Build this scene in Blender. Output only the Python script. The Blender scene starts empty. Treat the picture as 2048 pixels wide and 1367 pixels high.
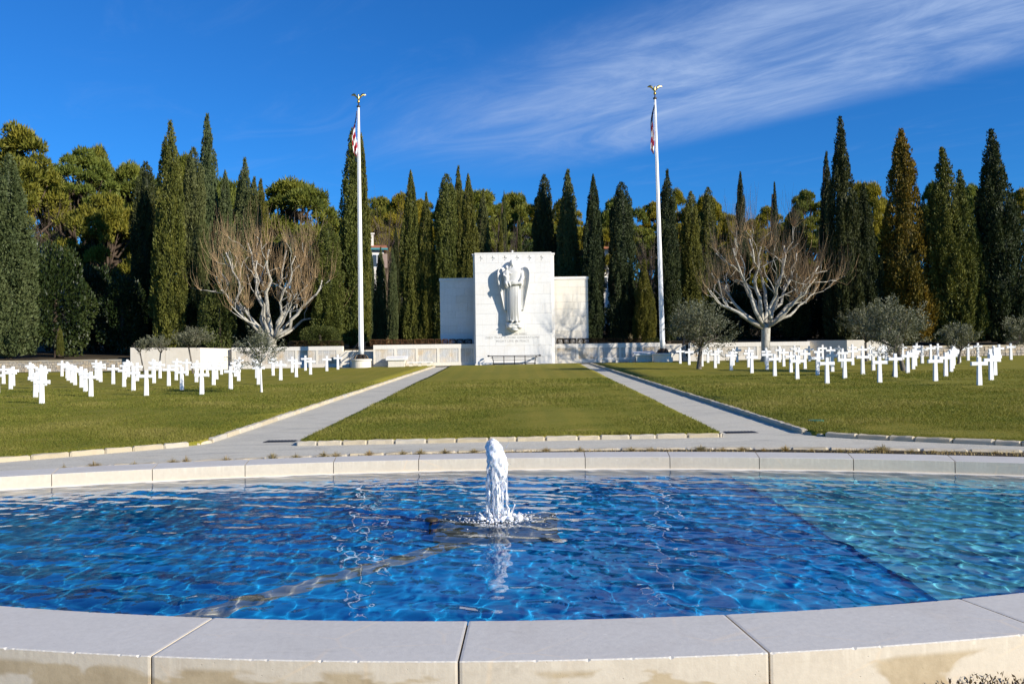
import bpy, math, random
import numpy as np
from mathutils import Vector, Matrix, Quaternion
random.seed(7)
rng = np.random.default_rng(11)
SC = bpy.context.scene
C = SC.collection
R = math.radians

# ------------------------------------------------------------------ camera
F, CX, CY, HZ, ROLL = 1750.0, 1024.0, 683.5, 706.0, 0.0135
EYE = 1.70
PITCH = math.atan((HZ - CY) / F)
cam = bpy.data.cameras.new('camera')
cam.sensor_width = 36.0
cam.lens = F / 2048 * 36
cam.clip_start = 0.05
cam.clip_end = 3000
cam_ob = bpy.data.objects.new('camera', cam)
C.objects.link(cam_ob)
cam_ob.matrix_world = Matrix.Translation((0, 0, EYE)) @ Matrix.Rotation(R(90) + PITCH, 4, 'X') @ Matrix.Rotation(-ROLL, 4, 'Z')
SC.camera = cam_ob

# ------------------------------------------------------------------ sun and sky
SUN_EL, SUN_TH = R(22.5), R(34)
S = Vector((math.cos(SUN_TH) * math.cos(SUN_EL), -math.sin(SUN_TH) * math.cos(SUN_EL), math.sin(SUN_EL)))
sun = bpy.data.lights.new('sun', 'SUN')
sun.energy = 5.0
sun.angle = R(0.53)
sun.color = (1.0, 0.93, 0.82)
sun_ob = bpy.data.objects.new('sun', sun)
C.objects.link(sun_ob)
sun_ob.rotation_euler = (-S).to_track_quat('-Z', 'Y').to_euler()
sun_ob.location = S * 200
sun.cycles.is_caustics_light = True

W = bpy.data.worlds.new('World')
SC.world = W
W.use_nodes = True
wn, wl = W.node_tree.nodes, W.node_tree.links
wn.clear()
def wnode(t, **k):
    n = wn.new(t)
    for a, b in k.items():
        setattr(n, a, b)
    return n
sky = wnode('ShaderNodeTexSky')
sky.sky_type = 'NISHITA'
sky.sun_disc = False
sky.sun_elevation = SUN_EL
sky.sun_rotation = math.atan2(S.x, S.y)
sky.altitude = 300
sky.air_density = 1.0
sky.dust_density = 0.15
sky.ozone_density = 3.2
# thin cirrus on a high layer: direction -> point on a plane far overhead
tc = wnode('ShaderNodeTexCoord')
sep = wnode('ShaderNodeSeparateXYZ')
wl.new(tc.outputs['Generated'], sep.inputs[0])
def wm(op, a, b=None, c=None, clamp=False):
    n = wnode('ShaderNodeMath', operation=op, use_clamp=clamp)
    for i, v in enumerate((a, b, c)):
        if v is None:
            continue
        if isinstance(v, (int, float)):
            n.inputs[i].default_value = v
        else:
            wl.new(v, n.inputs[i])
    return n.outputs[0]
def wsmooth(v, lo, hi):
    n = wnode('ShaderNodeMapRange', interpolation_type='SMOOTHSTEP')
    wl.new(v, n.inputs[0])
    n.inputs[1].default_value, n.inputs[2].default_value = lo, hi
    return n.outputs[0]
zc = wm('MAXIMUM', sep.outputs[2], 0.05)
u = wm('DIVIDE', sep.outputs[0], zc)
v = wm('DIVIDE', sep.outputs[1], zc)
q = wm('ADD', wm('MULTIPLY', u, 0.76), wm('MULTIPLY', v, 0.65))     # across the band
p = wm('SUBTRACT', wm('MULTIPLY', u, 0.65), wm('MULTIPLY', v, 0.76))  # along the band
comb = wnode('ShaderNodeCombineXYZ')
wl.new(wm('MULTIPLY', q, 2.1), comb.inputs[0])
wl.new(wm('MULTIPLY', p, 1.0), comb.inputs[1])
comb2 = wnode('ShaderNodeCombineXYZ')
wl.new(wm('MULTIPLY', q, 9.0), comb2.inputs[0])
wl.new(wm('MULTIPLY', p, 2.6), comb2.inputs[1])
def wnoise(vec, scale, detail, rough, dist):
    n = wnode('ShaderNodeTexNoise')
    wl.new(vec, n.inputs['Vector'])
    n.inputs['Scale'].default_value = scale
    n.inputs['Detail'].default_value = detail
    n.inputs['Roughness'].default_value = rough
    n.inputs['Distortion'].default_value = dist
    return n.outputs['Fac']
n1 = wnoise(comb.outputs[0], 1.1, 9, 0.66, 1.1)
n2 = wnoise(comb2.outputs[0], 1.0, 6, 0.6, 0.5)
band = wm('MULTIPLY', wsmooth(q, 1.75, 2.5), wm('SUBTRACT', 1.0, wsmooth(q, 3.05, 3.5)))
fade = wsmooth(p, -4.2, -1.9)
dens = wm('MULTIPLY', wm('MULTIPLY', band, fade), wm('ADD', wm('MULTIPLY', wm('ADD', wm('MULTIPLY', wsmooth(n1, 0.28, 0.78), 0.62), 0.22), 1.0), wm('MULTIPLY', wsmooth(n2, 0.35, 0.8), 0.22)))
thin = wm('MULTIPLY', wsmooth(n1, 0.5, 0.85), 0.10)
dens = wm('MULTIPLY', wm('ADD', dens, thin), 0.95, clamp=True)
mixc = wnode('ShaderNodeMix', data_type='RGBA')
wl.new(dens, mixc.inputs['Factor'])
tint = wnode('ShaderNodeMix', data_type='RGBA', blend_type='MULTIPLY')
tint.inputs['Factor'].default_value = 1.0
wl.new(sky.outputs[0], tint.inputs['A'])
tint.inputs['B'].default_value = (0.20, 0.78, 1.46, 1)
wl.new(tint.outputs['Result'], mixc.inputs['A'])
mixc.inputs['B'].default_value = (4.0, 5.4, 8.3, 1)
bg = wnode('ShaderNodeBackground')
bg.inputs[1].default_value = 0.075
wl.new(mixc.outputs['Result'], bg.inputs[0])
out = wnode('ShaderNodeOutputWorld')
wl.new(bg.outputs[0], out.inputs[0])

SC.view_settings.view_transform = 'Standard'
SC.view_settings.look = 'None'
SC.view_settings.exposure = 0.42
SC.view_settings.gamma = 1.0
SC.view_settings.use_curve_mapping = False
SC.render.engine = 'CYCLES'
SC.cycles.use_denoising = True
SC.cycles.max_bounces = 8
SC.cycles.transparent_max_bounces = 8
SC.cycles.sample_clamp_indirect = 6
SC.cycles.caustics_refractive = True
SC.cycles.caustics_reflective = False

# ------------------------------------------------------------------ helpers
CM = cam_ob.matrix_world.to_3x3()
def pix_ray(px, py):
    d = CM @ Vector(((px - CX) / F, (CY - py) / F, -1.0))
    return d
def at(px, py, d):
    """World point on the ray through a pixel of the 2048-wide photograph at forward distance d."""
    r = pix_ray(px, py)
    return Vector((0, 0, EYE)) + r * (d / r.y)
def G(x, y):
    """Height of the lawns."""
    return -0.545 + 0.02086 * max(y, 18.0) + 0.007 * max(-26.0, min(26.0, x))
def on_ground(px, py, off=0.0):
    r = pix_ray(px, py)
    lo, hi = 2.0, 110.0
    for _ in range(50):
        m = (lo + hi) / 2
        q = Vector((0, 0, EYE)) + r * (m / r.y)
        if q.z > G(q.x, q.y) + off:
            lo = m
        else:
            hi = m
    return q

def link(name, me, mat=None, parent=None, loc=None, rotz=0.0, kind=None):
    o = bpy.data.objects.new(name, me)
    C.objects.link(o)
    if mat is not None and me is not None and len(me.materials) == 0:
        for m in (mat if isinstance(mat, (list, tuple)) else [mat]):
            me.materials.append(m)
    if parent is not None:
        o.parent = parent
    if loc is not None:
        o.location = loc
    if rotz:
        o.rotation_euler = (0, 0, rotz)
    if kind:
        o['kind'] = kind
    return o
def thing(name, label, cat, loc=(0, 0, 0), rotz=0.0, group=None):
    o = bpy.data.objects.new(name, None)
    C.objects.link(o)
    o.empty_display_size = 0.2
    o.location = loc
    o.rotation_euler = (0, 0, rotz)
    o['label'] = label
    o['category'] = cat
    if group:
        o['group'] = group
    return o
def tag(o, label, cat, group=None):
    o['label'] = label
    o['category'] = cat
    if group:
        o['group'] = group
    return o

class MB:
    def __init__(self):
        self.v, self.f, self.m, self.n = [], [], [], 0
    def add(self, V, faces, mi=0):
        V = np.asarray(V, float)
        self.v.append(V)
        k = self.n
        for f in faces:
            self.f.append(tuple(i + k for i in f))
            self.m.append(mi)
        self.n += len(V)
        return self
    def box(self, x0, x1, y0, y1, z0, z1, mi=0):
        V = [(x, y, z) for z in (z0, z1) for y in (y0, y1) for x in (x0, x1)]
        return self.add(V, [(0, 2, 3, 1), (4, 5, 7, 6), (0, 1, 5, 4), (2, 6, 7, 3), (0, 4, 6, 2), (1, 3, 7, 5)], mi)
    def tube(self, pts, rad, sides=6, mi=0, cap=True):
        pts = np.asarray(pts, float)
        n = len(pts)
        rad = np.broadcast_to(np.asarray(rad, float), (n,))
        t = np.gradient(pts, axis=0)
        t /= np.linalg.norm(t, axis=1)[:, None] + 1e-9
        ref = np.array([0.31, 0.95, 0.05]) if abs(t[0][2]) > 0.7 else np.array([0.0, 0.0, 1.0])
        a = np.cross(t, ref); a /= np.linalg.norm(a, axis=1)[:, None] + 1e-9
        b = np.cross(t, a)
        th = np.arange(sides) * 2 * math.pi / sides
        V = pts[:, None, :] + rad[:, None, None] * (a[:, None, :] * np.cos(th)[None, :, None] + b[:, None, :] * np.sin(th)[None, :, None])
        fs = []
        for i in range(n - 1):
            for j in range(sides):
                k = (j + 1) % sides
                fs.append((i * sides + j, i * sides + k, (i + 1) * sides + k, (i + 1) * sides + j))
        if cap:
            fs.append(tuple(range(sides - 1, -1, -1)))
            fs.append(tuple((n - 1) * sides + j for j in range(sides)))
        return self.add(V.reshape(-1, 3), fs, mi)
    def loft(self, rings, mi=0, cap=True, closed=True):
        rings = np.asarray(rings, float)
        n, m = rings.shape[:2]
        fs = []
        for i in range(n - 1):
            for j in range(m if closed else m - 1):
                k = (j + 1) % m
                fs.append((i * m + j, i * m + k, (i + 1) * m + k, (i + 1) * m + j))
        if cap and closed:
            fs.append(tuple(range(m - 1, -1, -1)))
            fs.append(tuple((n - 1) * m + j for j in range(m)))
        return self.add(rings.reshape(-1, 3), fs, mi)
    def lathe(self, prof, sides=20, c=(0, 0), mi=0):
        th = np.arange(sides) * 2 * math.pi / sides
        rings = [[(c[0] + r * math.cos(a), c[1] + r * math.sin(a), z) for a in th] for r, z in prof]
        return self.loft(rings, mi)
    def ball(self, c, r, seg=10, rings=7, mi=0):
        r = np.broadcast_to(np.asarray(r, float), (3,))
        R_ = []
        for i in range(rings + 1):
            ph = math.pi * i / rings
            s = max(math.sin(ph), 0.02)
            R_.append([(c[0] + r[0] * s * math.cos(2 * math.pi * j / seg), c[1] + r[1] * s * math.sin(2 * math.pi * j / seg), c[2] - r[2] * math.cos(ph)) for j in range(seg)])
        return self.loft(R_, mi)
    def mesh(self, name, smooth=False):
        me = bpy.data.meshes.new(name)
        V = np.concatenate(self.v) if self.v else np.zeros((0, 3))
        me.from_pydata(V.tolist(), [], self.f)
        if any(self.m):
            me.polygons.foreach_set('material_index', np.array(self.m, dtype=np.int32))
        if smooth:
            me.polygons.foreach_set('use_smooth', np.ones(len(me.polygons), dtype=bool))
        me.update()
        return me
    def build(self, name, mat, parent=None, loc=None, rotz=0, smooth=False, kind=None):
        return link(name, self.mesh(name, smooth), mat, parent, loc, rotz, kind)

def np_mesh(name, V, Q, smooth=False, rnd=None):
    """Mesh from an (n,3) vertex array and an (m,k) face array."""
    V = np.ascontiguousarray(V, dtype=np.float32)
    Q = np.ascontiguousarray(Q, dtype=np.int32)
    m, k = Q.shape
    me = bpy.data.meshes.new(name)
    me.vertices.add(len(V))
    me.vertices.foreach_set('co', V.ravel())
    me.loops.add(m * k)
    me.loops.foreach_set('vertex_index', Q.ravel())
    me.polygons.add(m)
    me.polygons.foreach_set('loop_start', np.arange(0, m * k, k, dtype=np.int32))
    if smooth:
        me.polygons.foreach_set('use_smooth', np.ones(m, dtype=bool))
    if rnd is not None:
        a = me.attributes.new('rnd', 'FLOAT', 'FACE')
        a.data.foreach_set('value', np.ascontiguousarray(rnd, dtype=np.float32))
    me.update(calc_edges=True)
    return me
def unit(a):
    return a / (np.linalg.norm(a, axis=-1, keepdims=True) + 1e-9)
def leaves(P, A, L, Wd, taper=0.5, rg=rng):
    """Leaf quads: root P, axis A, length L, width Wd -> V, Q."""
    n = len(P)
    side = unit(np.cross(A, rg.normal(size=(n, 3))))
    L = np.broadcast_to(np.asarray(L, float), (n,))[:, None]
    Wd = np.broadcast_to(np.asarray(Wd, float), (n,))[:, None]
    bend = unit(np.cross(A, side)) * L * 0.08
    V = np.stack([P - side * Wd * 0.3, P + A * L * 0.45 + side * Wd * 0.5 + bend, P + A * L + side * Wd * taper * 0.3, P + A * L * 0.5 - side * Wd * 0.5 + bend], axis=1)
    return V.reshape(-1, 3), np.arange(n * 4).reshape(n, 4)
class Wob:
    """Smooth pseudo-noise as a sum of random sines."""
    def __init__(self, seed, freq, n=14, dim=3):
        g = np.random.default_rng(seed)
        self.k = g.normal(size=(n, dim)) * freq
        self.p = g.uniform(0, 6.28, n)
        self.n = n
    def __call__(self, X):
        return np.sin(X @ self.k.T + self.p).sum(axis=-1) / math.sqrt(self.n / 2)

# ------------------------------------------------------------------ materials
class NT:
    def __init__(self, name):
        self.m = bpy.data.materials.new(name)
        self.m.use_nodes = True
        self.n, self.l = self.m.node_tree.nodes, self.m.node_tree.links
        self.b = self.n['Principled BSDF']
        self.out = self.n['Material Output']
    def new(self, t, **k):
        x = self.n.new(t)
        for a, b in k.items():
            setattr(x, a, b)
        return x
    def set(self, sock, v):
        if isinstance(v, (int, float)):
            sock.default_value = v
        elif isinstance(v, tuple):
            sock.default_value = v if len(v) == len(sock.default_value) else v + (1,)
        else:
            self.l.new(v, sock)
    def coord(self, kind='Object', scale=(1, 1, 1)):
        if kind == 'World':
            src = self.new('ShaderNodeNewGeometry').outputs['Position']
        else:
            src = self.new('ShaderNodeTexCoord').outputs[kind]
        mp = self.new('ShaderNodeMapping')
        self.l.new(src, mp.inputs[0])
        mp.inputs['Scale'].default_value = scale
        return mp.outputs[0]
    def noise(self, vec, scale, detail=4, rough=0.55, dist=0.0):
        x = self.new('ShaderNodeTexNoise')
        self.l.new(vec, x.inputs['Vector'])
        for a, b in (('Scale', scale), ('Detail', detail), ('Roughness', rough), ('Distortion', dist)):
            x.inputs[a].default_value = b
        return x.outputs['Fac']
    def voronoi(self, vec, scale, feature='F1', out='Distance'):
        x = self.new('ShaderNodeTexVoronoi', feature=feature)
        self.l.new(vec, x.inputs['Vector'])
        x.inputs['Scale'].default_value = scale
        return x.outputs[out]
    def ramp(self, fac, stops):
        x = self.new('ShaderNodeValToRGB')
        self.l.new(fac, x.inputs[0])
        e = x.color_ramp.elements
        while len(e) < len(stops):
            e.new(0.5)
        for i, (pos, col) in enumerate(stops):
            e[i].position = pos
            e[i].color = col + (1,) if len(col) == 3 else col
        return x.outputs[0]
    def mix(self, fac, a, b, blend='MIX'):
        x = self.new('ShaderNodeMix', data_type='RGBA', blend_type=blend)
        self.set(x.inputs['Factor'], fac)
        self.set(x.inputs['A'], a)
        self.set(x.inputs['B'], b)
        return x.outputs['Result']
    def math(self, op, a, b=0.0, clamp=False):
        x = self.new('ShaderNodeMath', operation=op, use_clamp=clamp)
        self.set(x.inputs[0], a)
        self.set(x.inputs[1], b)
        return x.outputs[0]
    def smooth(self, v, lo, hi):
        x = self.new('ShaderNodeMapRange', interpolation_type='SMOOTHSTEP')
        self.l.new(v, x.inputs[0])
        x.inputs[1].default_value, x.inputs[2].default_value = lo, hi
        return x.outputs[0]
    def sep(self, vec):
        x = self.new('ShaderNodeSeparateXYZ')
        self.l.new(vec, x.inputs[0])
        return x.outputs
    def attr(self, name):
        return self.new('ShaderNodeAttribute', attribute_name=name).outputs['Fac']
    def objrand(self):
        return self.new('ShaderNodeObjectInfo').outputs['Random']
    def bump(self, h, strength=0.3, dist=0.01):
        x = self.new('ShaderNodeBump')
        x.inputs['Strength'].default_value = strength
        x.inputs['Distance'].default_value = dist
        self.l.new(h, x.inputs['Height'])
        self.l.new(x.outputs[0], self.b.inputs['Normal'])
        return self
    def col(self, c):
        self.set(self.b.inputs['Base Color'], c)
        return self
    def pbr(self, rough=0.8, spec=0.3, metal=0.0):
        self.set(self.b.inputs['Roughness'], rough)
        self.b.inputs['Specular IOR Level'].default_value = spec
        self.b.inputs['Metallic'].default_value = metal
        return self

def mat_stone(name, c0, c1, c2, scale=1.2, rough=0.75, streak=0.0, world=True, bump=0.15, per_obj=0.12, dark=None):
    t = NT(name)
    vec = t.coord('World' if world else 'Object')
    a = t.noise(vec, scale, 6, 0.6, 0.3)
    b = t.noise(vec, scale * 9, 5, 0.65)
    c = t.ramp(a, [(0.3, c0), (0.52, c1), (0.75, c2)])
    c = t.mix(0.35, c, t.ramp(b, [(0.3, tuple(x * 0.78 for x in c1)), (0.7, tuple(min(1, x * 1.1) for x in c1))]))
    if streak:
        sv = t.coord('World' if world else 'Object', (6.0, 6.0, 0.35))
        s = t.smooth(t.noise(sv, 1.6, 5, 0.6), 0.45, 0.75)
        c = t.mix(t.math('MULTIPLY', s, streak), c, dark or (0.30, 0.24, 0.16))
    o = t.objrand()
    c = t.mix(per_obj, c, t.ramp(o, [(0.0, c0), (0.5, c1), (1.0, c2)]))
    t.col(c).pbr(rough, 0.3)
    t.bump(b, bump, 0.01)
    return t.m
def mat_plain(name, c, rough=0.6, spec=0.4, metal=0.0, var=0.15, scale=8):
    t = NT(name)
    n = t.noise(t.coord('Object'), scale, 5, 0.6)
    t.col(t.ramp(n, [(0.3, tuple(x * (1 - var) for x in c)), (0.7, tuple(min(1, x * (1 + var)) for x in c))])).pbr(rough, spec, metal)
    return t.m
def mat_leaf(name, cols, scale=0.5, trans=0.25, objvar=0.5, rough=0.6):
    t = NT(name)
    r = t.attr('rnd')
    n = t.noise(t.coord('Object'), scale, 3, 0.6)
    k = t.math('ADD', t.math('MULTIPLY', r, 0.5), t.math('MULTIPLY', n, 0.5))
    c = t.ramp(k, [(0.2, cols[0]), (0.5, cols[1]), (0.8, cols[2])])
    if objvar:
        o = t.objrand()
        c = t.mix(objvar, c, t.mix(1.0, c, t.ramp(o, [(0.0, (1.25, 1.0, 0.65)), (0.5, (1, 1, 1)), (1.0, (0.75, 0.95, 1.15))]), 'MULTIPLY'))
    t.col(c).pbr(rough, 0.25)
    tr = t.new('ShaderNodeBsdfTranslucent')
    t.l.new(t.mix(1.0, c, (1.3, 1.25, 0.6), 'MULTIPLY'), tr.inputs[0])
    ms = t.new('ShaderNodeMixShader')
    ms.inputs[0].default_value = trans
    t.l.new(t.b.outputs[0], ms.inputs[1])
    t.l.new(tr.outputs[0], ms.inputs[2])
    t.l.new(ms.outputs[0], t.out.inputs[0])
    return t.m
# ------------------------------------------------------------------ material list
M = {}
M['marble'] = mat_stone('monument_stone', (0.80, 0.78, 0.73), (0.84, 0.82, 0.78), (0.76, 0.69, 0.56), 0.7, 0.7, 0.22, bump=0.08, per_obj=0.30, dark=(0.56, 0.48, 0.36))
M['marble_warm'] = mat_stone('wing_stone', (0.80, 0.78, 0.72), (0.78, 0.71, 0.58), (0.82, 0.80, 0.76), 0.8, 0.75, 0.14, bump=0.06, per_obj=0.45, dark=(0.60, 0.50, 0.36))
M['sculpture'] = mat_stone('sculpture_stone', (0.62, 0.61, 0.57), (0.66, 0.65, 0.61), (0.56, 0.53, 0.47), 1.5, 0.65, 0.1, bump=0.05, per_obj=0.0, dark=(0.55, 0.5, 0.42))
M['wall_stone'] = mat_stone('terrace_wall_stone', (0.74, 0.69, 0.58), (0.78, 0.72, 0.60), (0.66, 0.59, 0.46), 0.9, 0.8, 0.2, bump=0.1, per_obj=0.15, dark=(0.45, 0.38, 0.28))
M['white_wall'] = mat_stone('white_wall_stone', (0.70, 0.62, 0.50), (0.74, 0.68, 0.58), (0.66, 0.56, 0.42), 0.5, 0.8, 0.12, bump=0.08, per_obj=0.1, dark=(0.5, 0.42, 0.32))
M['coping'] = None
M['kerb'] = mat_stone('kerb_limestone', (0.40, 0.34, 0.23), (0.58, 0.49, 0.34), (0.44, 0.42, 0.37), 4.0, 0.9, 0.0, bump=0.8, per_obj=0.65)
M['rubble'] = mat_stone('rubble_stone', (0.50, 0.42, 0.30), (0.40, 0.36, 0.30), (0.58, 0.46, 0.30), 4.0, 0.9, 0.0, bump=0.5, per_obj=0.95)
M['mortar'] = mat_plain('mortar', (0.42, 0.38, 0.31), 0.95, 0.1, 0, 0.2, 12)
M['joint'] = mat_plain('joint_mortar', (0.20, 0.18, 0.15), 0.95, 0.1, 0, 0.25, 20)
M['cross'] = mat_plain('white_marble', (0.86, 0.855, 0.84), 0.55, 0.35, 0, 0.03, 3)
M['white_paint'] = mat_plain('white_paint', (0.84, 0.84, 0.83), 0.35, 0.45, 0, 0.02, 2)
M['bronze'] = mat_plain('dark_bronze', (0.09, 0.065, 0.04), 0.45, 0.5, 0.7, 0.35, 20)
M['gold'] = mat_plain('gilding', (0.85, 0.58, 0.16), 0.28, 0.5, 1.0, 0.1, 30)
M['iron'] = mat_plain('black_iron', (0.018, 0.018, 0.02), 0.5, 0.5, 0.0, 0.2, 20)
M['letters'] = mat_plain('engraved_letters', (0.50, 0.48, 0.44), 0.8, 0.2, 0, 0.1, 10)
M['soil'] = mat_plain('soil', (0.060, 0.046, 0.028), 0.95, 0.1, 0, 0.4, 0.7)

# limestone coping: pale grey-beige, faint veins; tan damp stains low on the outer face
def coping_mat():
    t = NT('coping_limestone')
    v = t.coord('World')
    a = t.noise(v, 1.1, 6, 0.6, 0.5)
    c = t.ramp(a, [(0.3, (0.58, 0.545, 0.48)), (0.5, (0.63, 0.59, 0.52)), (0.72, (0.55, 0.50, 0.43))])
    f = t.noise(v, 28, 5, 0.7)
    c = t.mix(0.3, c, t.ramp(f, [(0.3, (0.46, 0.43, 0.38)), (0.7, (0.68, 0.64, 0.57))]))
    vein = t.voronoi(t.coord('World', (1.0, 1.6, 2.2)), 2.2, 'DISTANCE_TO_EDGE')
    vein = t.math('SUBTRACT', 1.0, t.smooth(vein, 0.0, 0.035))
    c = t.mix(t.math('MULTIPLY', vein, t.math('MULTIPLY', t.smooth(t.noise(v, 1.7, 2), 0.5, 0.65), 0.45)), c, (0.74, 0.62, 0.47))
    # dark fossils and pits
    pit = t.math('SUBTRACT', 1.0, t.smooth(t.voronoi(v, 26, 'F1'), 0.02, 0.10))
    pit = t.math('MULTIPLY', pit, t.smooth(t.noise(v, 5, 2), 0.52, 0.62))
    c = t.mix(t.math('MULTIPLY', pit, 0.55), c, (0.20, 0.17, 0.13))
    # scuffs on the top
    sc = t.smooth(t.noise(t.coord('World', (1.0, 2.2, 1.0)), 2.2, 7, 0.72, 0.9), 0.56, 0.74)
    c = t.mix(t.math('MULTIPLY', sc, 0.34), c, (0.36, 0.33, 0.28))
    ch = t.math('SUBTRACT', 1.0, t.smooth(t.voronoi(t.coord('World', (1, 1.9, 1)), 5.5, 'F1'), 0.03, 0.085))
    ch = t.math('MULTIPLY', ch, t.smooth(t.noise(v, 3.1, 2), 0.56, 0.62))
    c = t.mix(t.math('MULTIPLY', ch, 0.6), c, (0.78, 0.74, 0.66))
    # vertical lime drips just under the edge of upright faces
    z = t.sep(t.coord('World'))[2]
    nrm = t.new('ShaderNodeNewGeometry').outputs['Normal']
    up = t.math('ABSOLUTE', t.sep(nrm)[2])
    side = t.math('SUBTRACT', 1.0, t.smooth(up, 0.3, 0.7))
    drip = t.smooth(t.noise(t.coord('World', (30, 30, 1.2)), 1.0, 3, 0.6), 0.52, 0.66)
    drip = t.math('MULTIPLY', t.math('MULTIPLY', drip, t.smooth(z, 0.27, 0.40)), side)
    c = t.mix(t.math('MULTIPLY', drip, 0.40), c, (0.74, 0.71, 0.64))
    warm = t.mix(1.0, c, (1.08, 1.0, 0.86), 'MULTIPLY')  # sunlit warmth painted into the colour of the upright faces
    c = t.mix(side, c, warm)
    ny = t.sep(t.coord('World'))[1]
    near = t.math('SUBTRACT', 1.0, t.smooth(ny, 5.0, 5.4))
    st = t.noise(t.coord('World', (0.55, 0.3, 1.6)), 2.3, 4, 0.55, 0.4)
    st = t.math('MULTIPLY', t.smooth(st, 0.50, 0.545), t.math('SUBTRACT', 1.0, t.smooth(z, 0.335, 0.365)))
    st = t.math('MULTIPLY', t.math('MULTIPLY', st, side), near)
    c = t.mix(t.math('MULTIPLY', st, 0.75), c, t.ramp(t.noise(v, 9, 5, 0.65), [(0.3, (0.33, 0.235, 0.11)), (0.6, (0.50, 0.38, 0.21))]))
    t.col(c).pbr(0.72, 0.3)
    t.bump(t.math('ADD', f, t.math('MULTIPLY', pit, -2.0)), 0.25, 0.006)
    return t.m
M['coping'] = coping_mat()

def lawn_mat():
    t = NT('lawn_turf')
    v = t.coord('World')
    big = t.noise(v, 0.16, 4, 0.55, 0.3)
    mid = t.noise(v, 1.3, 5, 0.65)
    fine = t.noise(t.coord('World', (1, 0.6, 1)), 26, 4, 0.75)
    c = t.ramp(big, [(0.32, (0.159, 0.155, 0.018)), (0.5, (0.234, 0.203, 0.023)), (0.70, (0.334, 0.241, 0.046))])
    c = t.mix(0.5, c, t.ramp(mid, [(0.3, (0.142, 0.155, 0.017)), (0.52, (0.234, 0.206, 0.025)), (0.72, (0.369, 0.269, 0.057))]))
    c = t.mix(0.55, c, t.ramp(fine, [(0.28, (0.085, 0.089, 0.011)), (0.5, (0.227, 0.203, 0.025)), (0.74, (0.412, 0.337, 0.086))]))
    xw = t.sep(t.coord('World'))[0]
    wv = t.math('SINE', t.math('ADD', t.math('MULTIPLY', xw, 5.9), t.math('MULTIPLY', t.noise(v, 0.3, 2), 2.0)))
    c = t.mix(t.math('MULTIPLY', t.smooth(wv, -0.4, 0.4), 0.16), c, (0.10, 0.135, 0.018))
    c = t.mix(t.math('MULTIPLY', t.smooth(t.noise(t.coord('World', (0.5, 1.4, 1)), 0.55, 4, 0.6), 0.60, 0.74), 0.5), c, (0.36, 0.27, 0.085))
    t.col(c).pbr(0.9, 0.1)
    t.bump(t.math('ADD', fine, t.math('MULTIPLY', mid, 0.5)), 0.6, 0.03)
    return t.m
M['lawn'] = lawn_mat()
M['blade'] = mat_leaf('grass_blade', [(0.085, 0.115, 0.013), (0.175, 0.18, 0.024), (0.31, 0.265, 0.075)], 0.35, 0.3, 0.0, 0.7)

def gravel_mat():
    t = NT('road_chippings')
    v = t.coord('World')
    fine = t.voronoi(v, 46, 'F1', 'Color')
    fine = t.sep(fine)[0]
    g2 = t.noise(v, 60, 3, 0.7)
    big = t.noise(t.coord('World', (0.6, 1.3, 1)), 0.9, 5, 0.6, 0.4)
    c = t.ramp(fine, [(0.0, (0.335, 0.307, 0.248)), (0.5, (0.561, 0.513, 0.403)), (1.0, (0.700, 0.680, 0.607))])
    c = t.mix(0.45, c, t.ramp(g2, [(0.3, (0.282, 0.256, 0.205)), (0.7, (0.700, 0.680, 0.583))]))
    c = t.mix(0.5, c, t.ramp(big, [(0.3, (0.454, 0.420, 0.334)), (0.55, (0.648, 0.594, 0.463)), (0.75, (0.561, 0.482, 0.334))]))
    pt = t.noise(t.coord('World', (0.35, 1.2, 1)), 1.6, 6, 0.7, 0.8)
    c = t.mix(t.math('MULTIPLY', t.smooth(pt, 0.52, 0.72), 0.42), c, (0.20, 0.19, 0.17))
    c = t.mix(t.math('MULTIPLY', t.smooth(t.noise(v, 15, 5, 0.75), 0.5, 0.7), 0.30), c, (0.62, 0.59, 0.53))
    crack = t.voronoi(t.coord('World', (1, 1, 1)), 0.23, 'DISTANCE_TO_EDGE')
    crack = t.math('SUBTRACT', 1.0, t.smooth(crack, 0.0, 0.004))
    c = t.mix(t.math('MULTIPLY', t.math('MULTIPLY', crack, t.smooth(t.noise(v, 0.5, 2), 0.55, 0.62)), 0.35), c, (0.173, 0.153, 0.120))
    t.col(c).pbr(0.92, 0.15)
    t.bump(fine, 0.5, 0.008)
    return t.m
M['road'] = gravel_mat()

def pool_paint(name, cols, worn=None):
    t = NT(name)
    v = t.coord('World')
    a = t.noise(v, 1.3, 5, 0.6, 0.4)
    c = t.ramp(a, [(0.3, cols[0]), (0.55, cols[1]), (0.75, cols[2])])
    if worn:
        c = t.mix(t.math('MULTIPLY', t.smooth(t.noise(v, 0.42, 4, 0.6), 0.45, 0.68), 0.75), c, worn)
        c = t.mix(t.math('MULTIPLY', t.smooth(t.noise(v, 5.5, 5, 0.7), 0.6, 0.75), 0.35), c, (0.03, 0.10, 0.22))
    t.col(c).pbr(0.8, 0.2)
    return t.m
M['pool_blue'] = pool_paint('pool_blue_paint', [(0.003, 0.24, 0.62), (0.006, 0.35, 0.76), (0.016, 0.46, 0.80)], (0.016, 0.29, 0.50))
M['pool_pale'] = pool_paint('pool_turquoise_paint', [(0.08, 0.43, 0.58), (0.12, 0.53, 0.66), (0.18, 0.58, 0.68)])
M['pool_grey'] = pool_paint('pool_grey_slab', [(0.10, 0.115, 0.12), (0.16, 0.17, 0.165), (0.22, 0.21, 0.19)])
M['pool_band'] = pool_paint('pool_beige_band', [(0.22, 0.27, 0.26), (0.42, 0.40, 0.31), (0.16, 0.25, 0.30)])

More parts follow.
